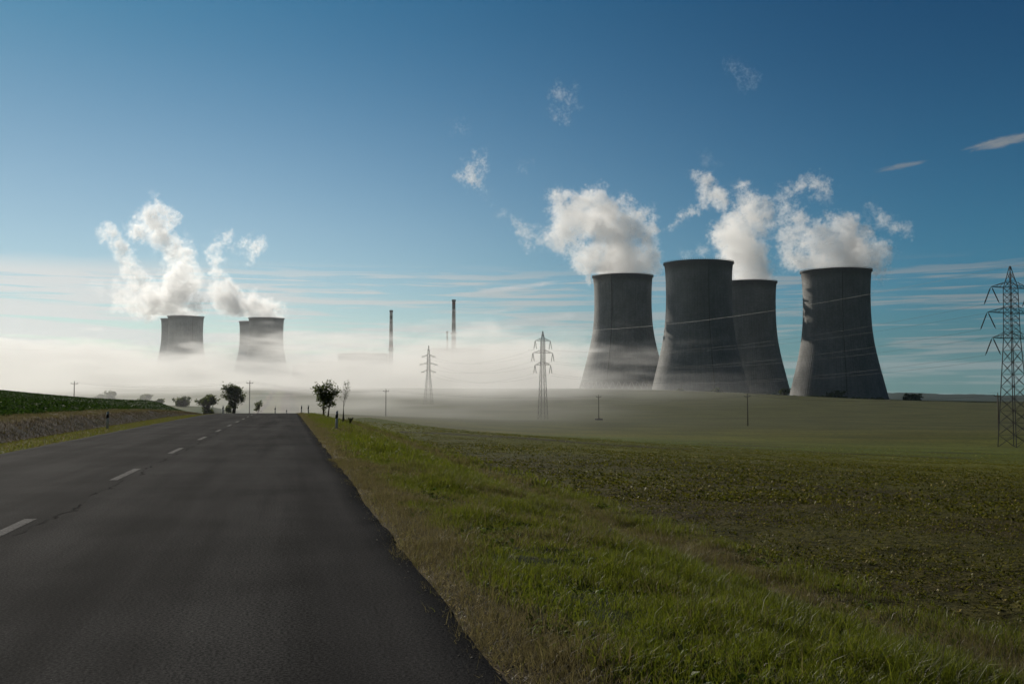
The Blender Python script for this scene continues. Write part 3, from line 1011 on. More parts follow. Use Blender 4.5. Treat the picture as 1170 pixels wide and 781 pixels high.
TOWERS = [  # centre px, top py, distance, label
    (711.5, 315.5, 1103, 'leftmost tower of the large near group, standing alone with mist round its foot'),
    (798, 300.5, 967, 'tallest-looking front tower overlapping another tower on its right'),
    (853, 322.5, 1125, 'darker tower half hidden behind the tallest-looking front tower'),
    (955, 309.5, 972, 'rightmost tower with a pale sunlit left flank, standing alone'),
    (212.5, 361.5, 1900, 'front tower of the far left pair, with its foot lost in fog'),
    (203, 364.5, 2080, 'rear tower of the far left pair, mostly hidden behind the front one'),
    (304.5, 363.5, 1900, 'front tower of the far right-hand pair beside the road, foot in fog'),
    (292, 367.5, 2080, 'rear tower of the far pair beside the road, mostly hidden by the front one'),
]
proto = make_tower()
TPOS = []
for i, (px, py, Y, lab) in enumerate(TOWERS):
    p = at(px, py, Y)
    o = proto if i == 0 else copy_tree(proto)
    zs_ = 1.07 if i in (1, 2, 3) else 1.0
    o.scale = (1, 1, zs_)
    o.location = (p[0], p[1], p[2] - 125.6 * zs_)
    o.rotation_euler = (0, 0, [0, .6, 2.1, .35, 1.2, .2, 1.85, .9][i])
    tag(o, lab, 'cooling tower', 'cooling towers of the power plant')
    TPOS.append(np.array([p[0], p[1], p[2] - 125.6]))


# ------------------------------------------------------------------ chimneys and plant buildings in the fog
BAND_RED, BAND_W = simple('faded_red_band', (.17, .075, .062), .8, .2, 0, .2, .3), simple('faded_white_band', (.30, .30, .295), .8, .2, 0, .15, .3)
CHIM = simple('chimney_concrete', (.115, .108, .10), .9, .15, 0, .25, .2)


def lathe(mb, prof, n=24, c=(0, 0)):
    b = len(mb.v)
    for z, r in prof:
        for k in range(n):
            a = 2 * math.pi * k / n
            mb.v.append((c[0] + r * math.cos(a), c[1] + r * math.sin(a), z))
    for i in range(len(prof) - 1):
        for k in range(n):
            k2 = (k + 1) % n
            mb.f.append([b + i * n + k, b + i * n + k2, b + (i + 1) * n + k2, b + (i + 1) * n + k])
    mb.f.append([b + (len(prof) - 1) * n + k for k in range(n)])


def make_chimney(px, top_py, Y, r_top, r_base, bands, label, platform=None):
    p = at(px, top_py, Y)
    z0 = gz(p[0], p[1]) - 1
    H = p[2] - z0
    root = empty('chimney', (p[0], p[1], z0), label, 'chimney')
    rad = lambda z: r_base + (r_top - r_base) * (z / H) ** .8
    mb = MB(); lathe(mb, [(z, rad(z)) for z in np.linspace(0, H, 20)]); mb.build('shaft', CHIM, root, True)
    for k, (a, b, m_) in enumerate(bands):
        mb = MB(); lathe(mb, [(H - a, rad(H - a) + .06), (H - b, rad(H - b) + .06)]); mb.f.pop(); mb.build('warning_band', m_, root, True)
    mb = MB(); lathe(mb, [(H - 2.5, r_top + .35), (H - 2.2, r_top + .6), (H + .3, r_top + .6), (H + .3, r_top - .6)]); mb.build('cap', CHIM, root)
    if platform:
        mb = MB(); zp = H - platform; lathe(mb, [(zp, rad(zp)), (zp, rad(zp) + 1.5), (zp + 1.4, rad(zp) + 1.5), (zp + 1.4, rad(zp))]); mb.build('platform', CHIM, root)
    return root


make_chimney(447, 354.5, 1480, 2.1, 4.4, [(8, 3, BAND_W), (17, 13, BAND_W), (46, 40, BAND_W), (56, 51, BAND_RED), (66, 61, BAND_W)], 'shorter of the two thick chimneys, standing left above the fog', 59)
make_chimney(518.5, 342.5, 1400, 2.3, 4.3, [(7, 3.5, BAND_RED), (17, 13, BAND_W), (60, 48, BAND_W)], 'tallest thick chimney rising from the fog in the middle', 48)
make_chimney(511, 378.5, 1450, .9, 1.6, [(5, 3.5, BAND_RED)], 'thin short chimney just left of the tallest chimney')

PANEL = simple('facade_panel', (.24, .25, .255), .8, .2, 0, .2, .1)
GLASS = simple('window_band', (.06, .075, .085), .25, .5, 0, .2, .2)
ROOFM = simple('flat_roof', (.11, .11, .105), .9, .1, 0, .2, .2)


def plant_building(px0, px1, top_py, Y, depth, label, roofbits=(), bands=3):
    a, b = at(px0, top_py, Y), at(px1, top_py, Y)
    z0 = min(gz(a[0], Y), gz(b[0], Y)) - 2
    w, h = b[0] - a[0], a[2] - z0
    root = empty('plant_building', ((a[0] + b[0]) / 2, Y + depth / 2, z0), label, 'industrial building')
    m = MB(); m.box((0, 0, h / 2), (w, depth, h)); m.build('wall', PANEL, root)
    m = MB(); m.box((0, 0, h + .5), (w + 1.6, depth + 1.6, 1.0)); rf = m.build('roof', ROOFM, root)
    for (u, ww, hh) in roofbits:
        m = MB(); m.box((u * w, 0, h + 1.0 + hh / 2), (ww, min(ww, depth * .6), hh)); m.build('roof_unit', PANEL, rf)
    for k in range(bands):
        m = MB()
        zz = h * (.35 + .5 * k / max(bands - 1, 1))
        npane = max(3, int(w / 9))
        for q in range(npane):
            m.box((-w / 2 + (q + .5) * w / npane, -depth / 2 - .04, zz), (w / npane * .72, .12, 3.2))
        m.build('window_band', GLASS, root)
    return root


plant_building(386, 441, 404.5, 1540, 45, 'long tall block left of the shorter chimney, its roof just above fog', [(-.1, 22, 1.6), (.28, 10, .8)])
plant_building(352, 388, 413.5, 1600, 40, 'lower block stepping down left of the long tall block', [(.1, 12, 1.2)])
plant_building(334, 352, 417.5, 1640, 30, 'smallest block at the foot of the far towers, nearly lost in fog', [(-.2, 6, 2)])
plant_building(493, 550, 398.5, 1420, 48, 'pale block dissolving in the fog right of the tallest chimney', [(.2, 12, 1.5)])

# ------------------------------------------------------------------ lattice pylons, their wires, wooden poles
LINE = [np.array([184.0, -12.0]), np.array([96.6, 192.0]), np.array([12.2, 394.0]), np.array([-49.8, 594.0]), np.array([-112.0, 795.0])]
CERAM = simple('brown_insulator', (.022, .019, .017), .75, .1, 0, .2, 4)


def make_pylon(pos, top_z, arms, ins, label, ins_style='vee', body=(.9, 1.04, 2.1)):
    """arms: (height below the peak, half length); returns the empty and the wire anchor points"""
    x, y, ang = pos
    z0 = gz(x, y)
    H = top_z - z0
    root = empty('lattice_pylon', (x, y, z0), label, 'pylon', 'pylons of the high voltage line', ang)
    zt = H - arms[0][0]
    zb = H - arms[-1][0]
    def half(z):
        if z > zt:
            return (body[0] - .05) * max(.02, (H - z) / (H - zt)) + .05
        if z > zb:
            return body[0] + (body[1] - body[0]) * (zt - z) / (zt - zb)
        return body[1] + (body[2] - body[1]) * (zb - z) / zb
    legs = MB()
    zs = list(np.linspace(0, zb, 10)) + list(np.linspace(zb, zt, 9))[1:] + list(np.linspace(zt, H, 4))[1:]
    for sx in (-1, 1):
        for sy in (-1, 1):
            lg = MB()
            lg.tube([(sx * half(z), sy * half(z), z) for z in zs], [.085 if z < zb else .07 for z in zs], 4)
            lg.build('leg', DULL, root)
    br = MB()
    for z0_, z1_ in zip(zs[:-1], zs[1:]):
        a, b = half(z0_), half(z1_)
        for (p, q) in (((-1, -1), (1, -1)), ((1, -1), (1, 1)), ((1, 1), (-1, 1)), ((-1, 1), (-1, -1))):
            br.tube([(p[0] * a, p[1] * a, z0_), (q[0] * b, q[1] * b, z1_)], .042, 4)
            br.tube([(q[0] * a, q[1] * a, z0_), (p[0] * b, p[1] * b, z1_)], .042, 4)
            br.tube([(p[0] * b, p[1] * b, z1_), (q[0] * b, q[1] * b, z1_)], .032, 4)
    br.build('lattice_bracing', DULL, root)
    anchors = []
    for d, L in arms:
        z = H - d
        w = half(z)
        for sx in (-1, 1):
            am = MB()
            for sy in (-1, 1):
                am.tube([(sx * w, sy * w, z), (sx * L, 0, z)], .065, 4)
                am.tube([(sx * half(z + 1.15), sy * half(z + 1.15), z + 1.15), (sx * L, 0, z)], .055, 4)
            for f in (.3, .6):
                xx = w + (L - w) * f
                for sy in (-1, 1):
                    am.tube([(sx * xx, sy * w * (1 - f), z), (sx * (w + (L - w) * max(f - .25, 0)), sy * w * (1 - max(f - .25, 0)), z + 1.15 * (1 - max(f - .25, 0)))], .035, 4)
            am.build('cross_arm', DULL, root)
            for sy in (-1, 1):
                st_ = MB()
                dy, dz = ins
                p0, p1 = np.array([sx * L, sy * .12, z - .1]), np.array([sx * L, sy * dy, z - dz])
                if ins_style == 'vee':
                    pts = [p0 + (p1 - p0) * k / 24 for k in range(25)]
                else:
                    pts = [p0 + (p1 - p0) * k / 24 + np.array([sx * .5 * math.sin(math.pi * k / 24), 0, .35 * math.sin(math.pi * k / 24)]) for k in range(25)]
                st_.tube(pts, [.05 if (k < 3 or k > 21) else (.14 if k % 2 else .07) for k in range(25)], 7)
                st_.build('insulator', CERAM, root)
            c, s = math.cos(ang), math.sin(ang)
            for sy in (-1, 1):
                q = (sx * L, sy * ins[0], z - ins[1])
                anchors.append((x + q[0] * c - q[1] * s, y + q[0] * s + q[1] * c, z0 + q[2]))
    anchors.append((x, y, z0 + H))
    return root, anchors


line_ang = math.atan2(LINE[2][1] - LINE[1][1], LINE[2][0] - LINE[1][0]) - math.pi / 2
A_big = [(4.2, 5.1), (9.1, 6.2), (14.0, 5.1)]
A_mid = [(3.9, 3.3), (8.7, 4.3), (13.5, 3.4)]
pyl = [
    make_pylon((*LINE[0], line_ang), gz(*LINE[0]) + 36, A_big, (1.75, 3.3), 'lattice pylon standing outside the right picture edge')[1],
    make_pylon((*LINE[1], line_ang), at(1157, 304, 192)[2], A_big, (1.75, 3.3), 'nearest and largest lattice pylon at the right picture edge')[1],
    make_pylon((*LINE[2], line_ang), at(620, 378, 394)[2], A_mid, (1.3, 3.4), 'middle lattice pylon on the green field left of the cooling towers', body=(.66, .76, 1.5))[1],
    make_pylon((*LINE[3], line_ang), at(490, 394.5, 594)[2], [(6.5, 3.2), (11.2, 4.4), (15.6, 3.4)], (2.2, .9), 'farthest lattice pylon, its feet paling in the fog', 'arch', body=(.75, .85, 2.3))[1],
]
WIRE = simple('aluminium_wire', (.10, .10, .10), .7, .2, .0, .1, 1)
EARTH = simple('bright_earth_wire', (.22, .22, .215), .6, .3, .2, .1, 1)


def catenary(p, q, sag, n=40):
    p, q = np.array(p), np.array(q)
    out = []
    for k in range(n + 1):
        f = k / n
        a = p + (q - p) * f
        a[2] -= sag * 4 * f * (1 - f)
        out.append(a)
    return out


names = ['upper left', 'upper right', 'middle left', 'middle right', 'lower left', 'lower right', 'top']
def span(a, b, where, r):
    order = [(0, 'upper left'), (1, 'upper right'), (2, 'middle left'), (3, 'middle right'), (4, 'lower left'), (5, 'lower right')]
    for k, nm in order:
        m = MB(); m.tube(catenary(a[2 * k + 1], b[2 * k], 4.6), r, 5)
        tag(m.build('overhead_wire', WIRE), f'{nm} conductor wire hanging between {where}', 'power line', 'wires of the high voltage line')
    m = MB(); m.tube(catenary(a[12], b[12], 3.4), r * 1.2, 5)
    tag(m.build('overhead_wire', EARTH), f'sunlit earth wire strung peak to peak between {where}', 'power line', 'wires of the high voltage line')


span(pyl[0], pyl[1], 'the nearest pylon and the picture edge', .018)
span(pyl[1], pyl[2], 'the nearest pylon and the middle pylon', .017)
span(pyl[2], pyl[3], 'the middle pylon and the farthest pylon', .019)

WOOD = simple('grey_wood_pole', (.085, .072, .058), .85, .15, 0, .3, 2, .2)


def make_pole(px, top_py, Y, label, rot=0.3, footing=False):
    p = at(px, top_py, Y)
    z0 = gz(p[0], p[1])
    H = p[2] - z0
    root = empty('utility_pole', (p[0], p[1], z0), label, 'utility pole', 'wooden utility poles', rot)
    m = MB(); m.tube([(0, 0, -.5), (0, 0, H * .5), (0, 0, H)], [.17, .145, .115], 10); m.build('pole', WOOD, root, True)
    m = MB(); m.box((0, .16, H - .55), (2.0, .10, .13)); m.tube([(-.6, .16, H - .6), (0, .1, H - 1.2)], .025, 4); m.tube([(.6, .16, H - .6), (0, .1, H - 1.2)], .025, 4); m.build('cross_arm', WOOD, root)
    anchors = []
    for u, dz in ((-.92, -.3), (.92, -.3), (0, .2)):
        m = MB(); m.tube([(u, .16 if u else 0, H + dz - .25), (u, .16 if u else 0, H + dz - .05), (u, .16 if u else 0, H + dz + .08)], [.03, .09, .06], 8); m.build('insulator', CERAM, root)
        anchors.append((p[0] + u * math.cos(rot), p[1] + u * math.sin(rot), z0 + H + dz + .06))
    if footing:
        m = MB(); m.box((0, 0, .2), (2.4, 1.8, .7)); m.tube([(0, 0, .5), (0, 0, .8)], [.5, .35], 8); m.build('footing', DARKC, root)
    return anchors


poles = [
    make_pole(1140, 449.5, 243, 'wooden pole just left of the foot of the nearest lattice pylon'),
    make_pole(854, 450.5, 284, 'wooden pole on the field in front of the rightmost cooling tower gap'),
    make_pole(684, 451.5, 365, 'wooden pole on a dark footing before the leftmost large cooling tower', footing=True),
    make_pole(441, 445, 341, 'wooden pole on the field right of the roadside trees'),
    make_pole(285.5, 435.5, 312, 'tall wooden pole beside the bushy tree at the left road edge'),
    make_pole(85, 436, 300, 'wooden pole poking up behind the left crop field'),
]
for i in range(5):
    for k in range(3):
        m = MB(); m.tube(catenary(poles[i][k], poles[i + 1][k], 1.6, 24), .014, 4)
        tag(m.build('overhead_wire', DULL), 'thin dark wire strung between the wooden utility poles', 'power line', 'wires of the wooden pole line')

# ------------------------------------------------------------------ roadside delineator posts
PBLACK = simple('black_band', (.02, .02, .022), .6, .3, 0, .2, 5)


def make_post():
    root = empty('delineator_post', (0, 0, 0), 'x', 'marker post')
    def prism(z0, z1, slope0, slope1, g):
        # rounded triangular post section
        m = MB()
        pts = []
        for k in range(12):
            a = 2 * math.pi * k / 12
            pts.append((.062 * math.cos(a) * (1 + g), .045 * math.sin(a) * (1 + g)))
        for z, sl in ((z0, slope0), (z1, slope1)):
            for u, v in pts:
                m.v.append((u, v, z + sl * u))
        for k in range(12):
            k2 = (k + 1) % 12
            m.f.append([k, k2, 12 + k2, 12 + k])
        m.f.append(list(range(12))[::-1]); m.f.append(list(range(12, 24)))
        return m
    prism(-.2, .90, 0, .55, 0).build('post', WHITE, root, True)
    prism(.56, .76, .55, .55, .05).build('black_band', PBLACK, root, True)
    return root


POSTS = [
    (385, 48.6, 2.4, 'nearest white marker post with black band in the right verge grass'),
    (124, None, None, 'nearest white marker post with black band before the dark left bank'),
    (353, 100.0, 2.3, 'marker post in the right verge left of the leafy tree'),
    (345, 116.0, 2.2, 'smallest marker post at the crest on the right road edge'),
    (255.5, 100.0, -9.2, 'marker post at the left road edge near the crest beside the bushy tree'),
    (315, 128.0, -8.6, 'left one of two tiny marker posts beyond the crest of the road'),
    (328, 150.0, 2.2, 'tiny lone marker post beyond the crest in the middle of the road view'),
]
post0 = make_post()
for i, (px, s_, t_, lab) in enumerate(POSTS):
    o = post0 if i == 0 else copy_tree(post0)
    if i == 1:
        Y = 52.0
        x, y = (px - CX) / F * Y, Y
    elif i in (5, 6):
        Y = s_
        x, y = (px - CX) / F * Y, Y
    else:
        a = (px - CX) / F
        Y = s_
        x, y = a * Y, Y
    o.location = (x, y, gz(x, y))
    o.rotation_euler = (random.uniform(-.03, .03), random.uniform(-.03, .03), VP * -1 + random.uniform(-.2, .2))
    tag(o, lab, 'marker post', 'roadside marker posts')

# ------------------------------------------------------------------ steam, fog and haze (real volumes)
def volume_material(name, scale, aniso, col=(1, 1, 1)):
    m, nt = mat(name)
    d = nt.n('ShaderNodeAttribute', attribute_name='density').outputs['Fac']
    v = nt.n('ShaderNodeVolumePrincipled', {'Color': (*col, 1), 'Density': nt.math('MULTIPLY', d, scale), 'Anisotropy': aniso, 'Density Attribute': ''}).outputs[0]
    nt.n('ShaderNodeOutputMaterial', {'Volume': v})
    return m


def grf(shape, beta, seed, kmin=0.0):
    """fractal noise of unit deviation"""
    r = np.random.default_rng(seed)
    w = r.normal(0, 1, shape).astype(np.float32)
    f = np.fft.rfftn(w)
    k = np.sqrt(sum(a ** 2 for a in np.meshgrid(np.fft.fftfreq(shape[0]), np.fft.fftfreq(shape[1]), np.fft.rfftfreq(shape[2]), indexing='ij')))
    k[0, 0, 0] = 1
    f *= k ** (-beta / 2)
    if kmin:
        f *= 1 / (1 + (kmin / k) ** 4)
    f[0, 0, 0] = 0
    g = np.fft.irfftn(f, s=shape).astype(np.float32)
    return g / g.std()


def volume_object(name, dens, lo, hi, material):
    """a volume grid: the computed samples sit in a generated float image that a geometry-node tree turns into the volume"""
    nx, ny, nz = dens.shape
    side = int(math.ceil(math.sqrt(dens.size)))
    img = bpy.data.images.new(name + '_samples', side, side, alpha=False, float_buffer=True, is_data=True)
    px = np.zeros((side * side, 4), dtype=np.float32)
    px[:, 3] = 1
    px[:dens.size, 0] = dens.astype(np.float32).ravel()
    img.pixels.foreach_set(px.ravel())
    img.update()
    vol = bpy.data.volumes.new(name)
    vol.materials.append(material)
    o = bpy.data.objects.new(name, vol)
    COL.objects.link(o)
    ng = bpy.data.node_groups.new(name + '_volume', 'GeometryNodeTree')
    ng.interface.new_socket('Geometry', in_out='INPUT', socket_type='NodeSocketGeometry')
    ng.interface.new_socket('Geometry', in_out='OUTPUT', socket_type='NodeSocketGeometry')
    g = NT(ng)
    gi, go = g.n('NodeGroupInput'), g.n('NodeGroupOutput')
    pos = g.n('GeometryNodeInputPosition').outputs[0]
    sep = g.n('ShaderNodeSeparateXYZ', {0: pos})
    idx = []
    for i in range(3):
        a = g.math('MULTIPLY', g.math('SUBTRACT', sep.outputs[i], float(lo[i])), float((dens.shape[i] - 1) / (hi[i] - lo[i])))
        a = g.math('MINIMUM', g.math('MAXIMUM', g.math('ROUND', a), 0.0), float(dens.shape[i] - 1))
        idx.append(g.n('FunctionNodeFloatToInt', {0: a}, rounding_mode='ROUND').outputs[0])
    im = lambda op, a, b: g.n('FunctionNodeIntegerMath', {0: a, 1: b}, operation=op).outputs[0]
    ii = im('ADD', im('MULTIPLY', im('ADD', im('MULTIPLY', idx[0], ny), idx[1]), nz), idx[2])
    col, row = im('MODULO', ii, side), im('DIVIDE', ii, side)
    u = g.math('DIVIDE', g.math('ADD', col, 0.5), float(side))
    v = g.math('DIVIDE', g.math('ADD', row, 0.5), float(side))
    uv = g.n('ShaderNodeCombineXYZ', {0: u, 1: v, 2: 0.0}).outputs[0]
    it = g.n('GeometryNodeImageTexture', {'Vector': uv}, interpolation='Closest', extension='EXTEND')
    it.inputs['Image'].default_value = img
    sc_ = g.n('FunctionNodeSeparateColor', {0: it.outputs['Color']})
    vc = g.n('GeometryNodeVolumeCube', {'Density': sc_.outputs[0], 'Background': 0.0, 'Min': tuple(map(float, lo)), 'Max': tuple(map(float, hi)),
                                        'Resolution X': nx, 'Resolution Y': ny, 'Resolution Z': nz})
    smat = g.n('GeometryNodeSetMaterial', {'Geometry': vc.outputs[0], 'Material': material})
    ng.links.new(smat.outputs[0], go.inputs[0])
    md = o.modifiers.new('volume', 'NODES')
    md.node_group = ng
    return o


def plume(name, puffs, Y, voxel, material, seed, label, depth=1.0, edge=4.4, rough=1.0, cat='steam cloud', pad=8, bias=2.9, rim=None, grow=1.03):
    """puffs: (px, py, radius in pixels[, weight]) measured round the plume at distance Y; every puff gets its own depth"""
    r_ = np.random.default_rng(seed)
    k = Y / F
    cs = []
    for q in puffs:
        px, py, rp = q[:3]
        w = q[3] if len(q) > 3 else 1.0
        off = r_.normal(0, .55) * min(rp * 1.5, 22) * k * depth
        p = at(px, py, Y + off)
        cs.append((p[0], p[1], p[2], rp * k * grow, w))
    cs = np.array(cs)
    lo = (cs[:, :3] - cs[:, 3:4]).min(0) - pad * k
    hi = (cs[:, :3] + cs[:, 3:4]).max(0) + pad * k
    n = np.ceil((hi - lo) / voxel).astype(int) + 1
    hi = lo + (n - 1) * voxel
    ax = [lo[i] + voxel * np.arange(n[i]) for i in range(3)]
    shape = tuple(int(v) for v in n)
    sd = np.full(shape, -1e3, dtype=np.float32)
    wt = np.zeros(shape, dtype=np.float32)
    # domain warp so that the puffs lose their round outline
    big = [grf(shape, 3.6, seed * 10 + i) for i in range(3)]
    amp = 5.0 * k * rough
    gx = (ax[0][:, None, None] + amp * big[0]).astype(np.float32)
    gy = (ax[1][None, :, None] + amp * big[1]).astype(np.float32)
    gz_ = (ax[2][None, None, :] + amp * big[2]).astype(np.float32)
    for x, y, z, r, w in cs:
        m = r + 26 * k
        sl = tuple(slice(max(0, int((c - m - lo[i]) / voxel)), min(shape[i], int((c + m - lo[i]) / voxel) + 2)) for i, c in enumerate((x, y, z)))
        d = r - np.sqrt((gx[sl] - x) ** 2 + (gy[sl] - y) ** 2 + (gz_[sl] - z) ** 2)
        cur = sd[sl]
        better = d > cur
        wt[sl] = np.where(better, w, wt[sl])
        sd[sl] = np.maximum(cur, d)
    vp = voxel / k                                    # one voxel in photograph pixels
    f1 = grf(shape, 2.8, seed * 10 + 5, vp / 30)
    f2 = np.abs(grf(shape, 3.2, seed * 10 + 6, vp / 26))      # billows
    s = sd / k + (f1 * 1.9 - f2 * 4.4 + bias) * rough
    dens = np.clip(s / edge, 0, 1) ** 1.3
    dens *= np.clip(1.25 - .55 * f2, .25, 1.3)
    dens *= wt * (0.35 + 0.65 * np.clip(sd / k / 12 + .5, 0, 1))
    if rim is not None:     # the steam leaves over the rim and does not spill down before the shell
        tx, tz = TPOS[rim][0], TPOS[rim][2] + 125.6
        near = (np.abs(ax[0] - tx) < (38 if rim < 4 else 62))[:, None, None] & (ax[2] < tz + 1.0)[None, None, :]
        core = (np.hypot(ax[0][:, None] - tx, ax[1][None, :] - TPOS[rim][1]) < 31)[:, :, None] & (ax[2] > tz - 25)[None, None, :]
        dens *= ~(near & ~core)
    # nothing at the grid's own faces
    for i in range(3):
        e = [slice(None)] * 3
        e[i] = 0; dens[tuple(e)] = 0
        e[i] = -1; dens[tuple(e)] = 0
    o = volume_object(name, dens, lo, hi, material)
    return tag(o, label, cat, 'steam from the cooling towers')


STEAM = volume_material('steam', 0.075, 0.22)
STEAM_FAR = volume_material('steam_far', 0.065, 0.35)
WISP = volume_material('thin_steam', 0.055, 0.2)

plume('steam_plume', [
    (711, 316, 27), (690, 304, 20), (732, 303, 20), (668, 293, 17), (655, 285, 11), (706, 294, 24), (694, 274, 20), (742, 288, 12), (738, 272, 12),
    (680, 256, 25), (652, 252, 22), (642, 270, 17), (702, 258, 22), (722, 262, 16), (728, 246, 9), (741, 247, 7), (712, 228, 8), (722, 243, 12), (745, 263, 10),
    (676, 224, 18), (664, 232, 16), (636, 226, 12), (631, 215, 8), (690, 236, 16), (641, 243, 14),
    (624, 273, 11, .7), (610, 268, 9, .6), (597, 261, 9, .7), (589, 255, 6, .7), (604, 279, 5, .5), (576, 248, 6, .3)],
    1103, 1.1, STEAM, 3, 'thick white steam plume rising from the leftmost near tower', rim=0)
plume('steam_plume', [
    (853, 324, 25), (851, 306, 22), (849, 288, 21), (848, 270, 20), (834, 266, 14), (824, 286, 9, .5), (803, 291, 8, .5), (785, 293, 6, .4),
    (833, 301, 16), (828, 277, 15), (840, 284, 18), (866, 292, 14), (862, 256, 16), (868, 237, 12),
    (850, 244, 15), (855, 227, 13), (850, 209, 8), (840, 248, 13), (821, 224, 13), (806, 211, 13), (796, 206, 9), (801, 226, 9), (788, 241, 8), (780, 255, 6, .8), (774, 262, 4, .7),
    (874, 246, 12, .8), (881, 226, 6, .6), (868, 268, 11, .8), (884, 256, 9, .7), (807, 186, 7, .12), (800, 181, 5, .12), (817, 186, 5, .1)],
    1125, 1.1, STEAM, 4, 'steam plume rising from the half hidden tower, curling over at the top', rim=2)
plume('steam_plume', [
    (955, 311, 28), (926, 300, 17), (907, 290, 13), (984, 299, 18), (1003, 300, 12), (1008, 310, 8), (995, 306, 9), (955, 288, 25), (931, 277, 18), (979, 285, 18), (999, 287, 12),
    (960, 269, 17), (986, 272, 13), (1008, 291, 11), (1015, 300, 9, .7), (915, 256, 12), (905, 246, 10),
    (911, 271, 14), (901, 266, 11), (945, 263, 12), (974, 269, 10), (1002, 273, 8, .8),
    (905, 223, 9), (920, 217, 10), (937, 212, 9), (947, 214, 6), (896, 236, 9, .8), (893, 250, 9, .8), (945, 226, 7, .5), (935, 232, 7, .5),
    (1001, 236, 5, .7), (1014, 247, 9, .8), (1024, 255, 9, .8), (1032, 262, 7, .8), (991, 250, 6, .3)],
    972, 1.0, STEAM, 5, 'grey and white steam plume spreading over the rightmost tower', rim=3)
plume('steam_plume', [
    (212, 358, 16), (200, 350, 11), (226, 348, 8), (206, 338, 18), (187, 342, 15), (171, 351, 10), (160, 341, 10), (214, 326, 14), (200, 316, 15), (176, 327, 11),
    (205, 297, 12), (196, 286, 12), (190, 272, 12), (180, 262, 13), (170, 255, 11), (175, 243, 8), (185, 240, 8), (195, 245, 8), (190, 255, 8), (150, 260, 7), (160, 267, 8),
    (181, 352, 12), (160, 352, 11), (150, 320, 9), (168, 312, 10), (180, 335, 13), (150, 346, 10), (139, 336, 9), (165, 330, 10), (136, 350, 5), (120, 268, 8), (118, 262, 6), (130, 275, 8), (140, 285, 8), (150, 290, 6), (145, 302, 7), (155, 305, 7), (130, 321, 8, .35), (110, 330, 8, .25), (150, 330, 10, .5), (183, 222, 4, .25), (177, 217, 3, .25)],
    1900, 1.7, STEAM_FAR, 6, 'forked white steam plume from the far left pair of towers', rim=4, bias=4.0, edge=3.0)
plume('steam_plume', [
    (304, 360, 16), (289, 353, 11), (317, 352, 9), (300, 347, 15), (281, 349, 13), (263, 346, 12), (250, 342, 12), (246, 331, 11), (266, 331, 9), (290, 340, 10),
    (250, 316, 7), (250, 301, 8), (245, 286, 8), (238, 290, 7), (255, 275, 7), (255, 268, 6), (283, 288, 6, .9), (291, 285, 7, .9), (295, 280, 5, .9), (275, 290, 3, .6)],
    1900, 1.7, STEAM_FAR, 7, 'steam plume from the far pair of towers beside the road', rim=6, bias=4.0, edge=3.0)
plume('steam_wisp', [(556, 177, 4, .6), (552, 188, 6, .9), (540, 191, 8), (545, 200, 9), (535, 195, 7), (551, 210, 6, .9), (555, 222, 4, .8), (557, 229, 3, .6), (528, 200, 5, .4)],
      1500, 1.4, WISP, 8, 'brighter detached steam wisp drifting left of the near plume', rough=1.1, edge=5)
plume('steam_wisp', [(636, 106, 7, .5), (632, 118, 6, .4), (650, 130, 6, .5), (645, 112, 7, .4), (655, 118, 5, .3)], 1500, 1.4, WISP, 9, 'thin ring-like steam wisp high above the leftmost near tower', rough=1.4, edge=6)
plume('steam_wisp', [(838, 78, 5, .35), (848, 81, 5, .35), (856, 90, 5, .3), (853, 97, 4, .2)], 1500, 1.4, WISP, 10, 'faintest steam wisp highest in the sky above the near towers', rough=1.4, edge=6)
plume('steam_wisp', [(598, 194, 5, .5), (602, 191, 3, .5)], 1550, 1.3, WISP, 11, 'tiny steam wisp left of the top of the near plume', rough=1.0, edge=5, pad=6)
plume('steam_wisp', [(520, 142, 4, .35), (526, 148, 5, .4), (532, 149, 3, .3)], 1550, 1.3, WISP, 12, 'small steam wisp above the brighter detached wisp', rough=1.2, edge=5, pad=6)


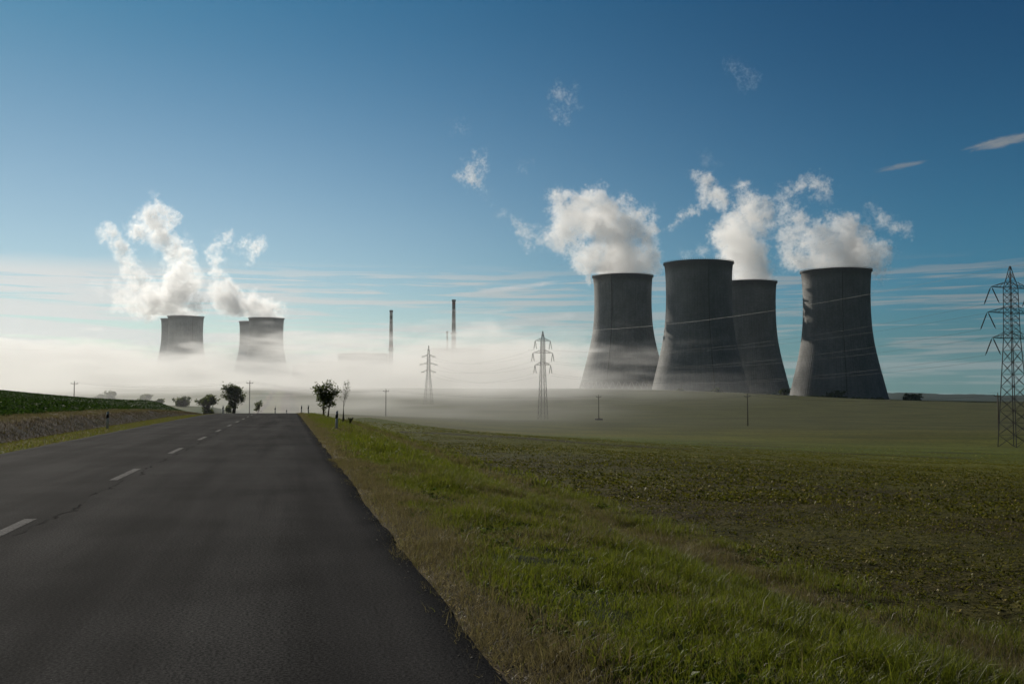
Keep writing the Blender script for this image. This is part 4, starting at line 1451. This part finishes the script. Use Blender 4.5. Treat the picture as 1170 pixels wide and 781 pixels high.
def fog_bank():
    lo, hi = np.array([-1500.0, 110.0, -12.0]), np.array([420.0, 1860.0, 128.0])
    n = (161, 135, 57)
    ax = [np.linspace(lo[i], hi[i], n[i]) for i in range(3)]
    X, Y = np.meshgrid(ax[0], ax[1], indexing='ij')
    gzz = ground_z(X, Y)
    px = CX + X / Y * F
    f2 = grf((n[0], n[1], 4), 3.2, 77)[:, :, 0]
    f3 = grf(n, 3.3, 78)
    # top of the bank: the pixel line it reaches in the middle distance, lower nearer the camera and to the right
    y_top = np.interp(px, [-400, 0, 90, 200, 330, 420, 500, 560, 620, 680, 760, 830, 1000], [404, 402, 404, 410, 411, 404, 397, 392, 402, 424, 437, 442, 450])
    zt_far = EYE + (455 - y_top) / F * np.minimum(Y, 1250)
    rise = sst(Y, 380, 1050)
    top = gzz + 9 + (zt_far - gzz - 9) * rise + f2 * 4.5
    top = np.maximum(top, gzz + 3)
    dn = np.interp(Y, [110, 300, 420, 560, 720, 950, 1250, 1860], [.0, .13, .28, .48, .75, 1.0, 1.0, 1.0])
    side = np.interp(px, [-400, 200, 420, 560, 640, 720, 800, 900], [1.0, 1.0, .95, .85, .55, .26, .09, .0])
    Z = ax[2][None, None, :]
    soft = (5.0 + 9.0 * rise)[:, :, None]
    h = (top[:, :, None] - Z) / soft + f3 * 1.4
    d = np.clip(h + .5, 0, 1) ** 1.5
    veil = 0.085 * np.exp(-np.clip((Z - top[:, :, None]) / 24.0, 0, 6)) * np.clip(1 + .5 * f3, 0, 2) * sst(Y, 500, 1000)[:, :, None]
    veil = veil * (side ** 2)[:, :, None]
    d = np.maximum(d, veil * sst(104.0 - Z + 24, 0, 24))
    d = d * (dn * side)[:, :, None] * np.clip(1 + .25 * f3, .4, 1.6)
    d *= (Z > gzz[:, :, None] - 6)
    for i in range(3):
        e = [slice(None)] * 3
        e[i] = 0
        if i < 2:
            d[tuple(e)] = 0
        e[i] = -1; d[tuple(e)] = 0
    m = volume_material('fog', 0.0085, 0.22, (1.0, 1.0, .995))
    o = volume_object('fog_bank', d, lo, hi, m)
    tag(o, kind='stuff')


fog_bank()


def haze():
    m, nt = mat('haze')
    v = nt.n('ShaderNodeVolumePrincipled', {'Color': (.60, .82, 1.0, 1), 'Density': 2.0e-5, 'Anisotropy': 0.3}).outputs[0]
    nt.n('ShaderNodeOutputMaterial', {'Volume': v})
    b = MB()
    low = min(v.co.z for v in bpy.data.objects['ground'].data.vertices) - 1.0
    low = min(low, min(v.co.z for v in bpy.data.objects['hills'].data.vertices) - 1.0)
    top = 540.0
    b.box((0, 0, (low + top) / 2), (31000, 31000, top - low))
    tag(b.build('haze', m), kind='stuff')


haze()
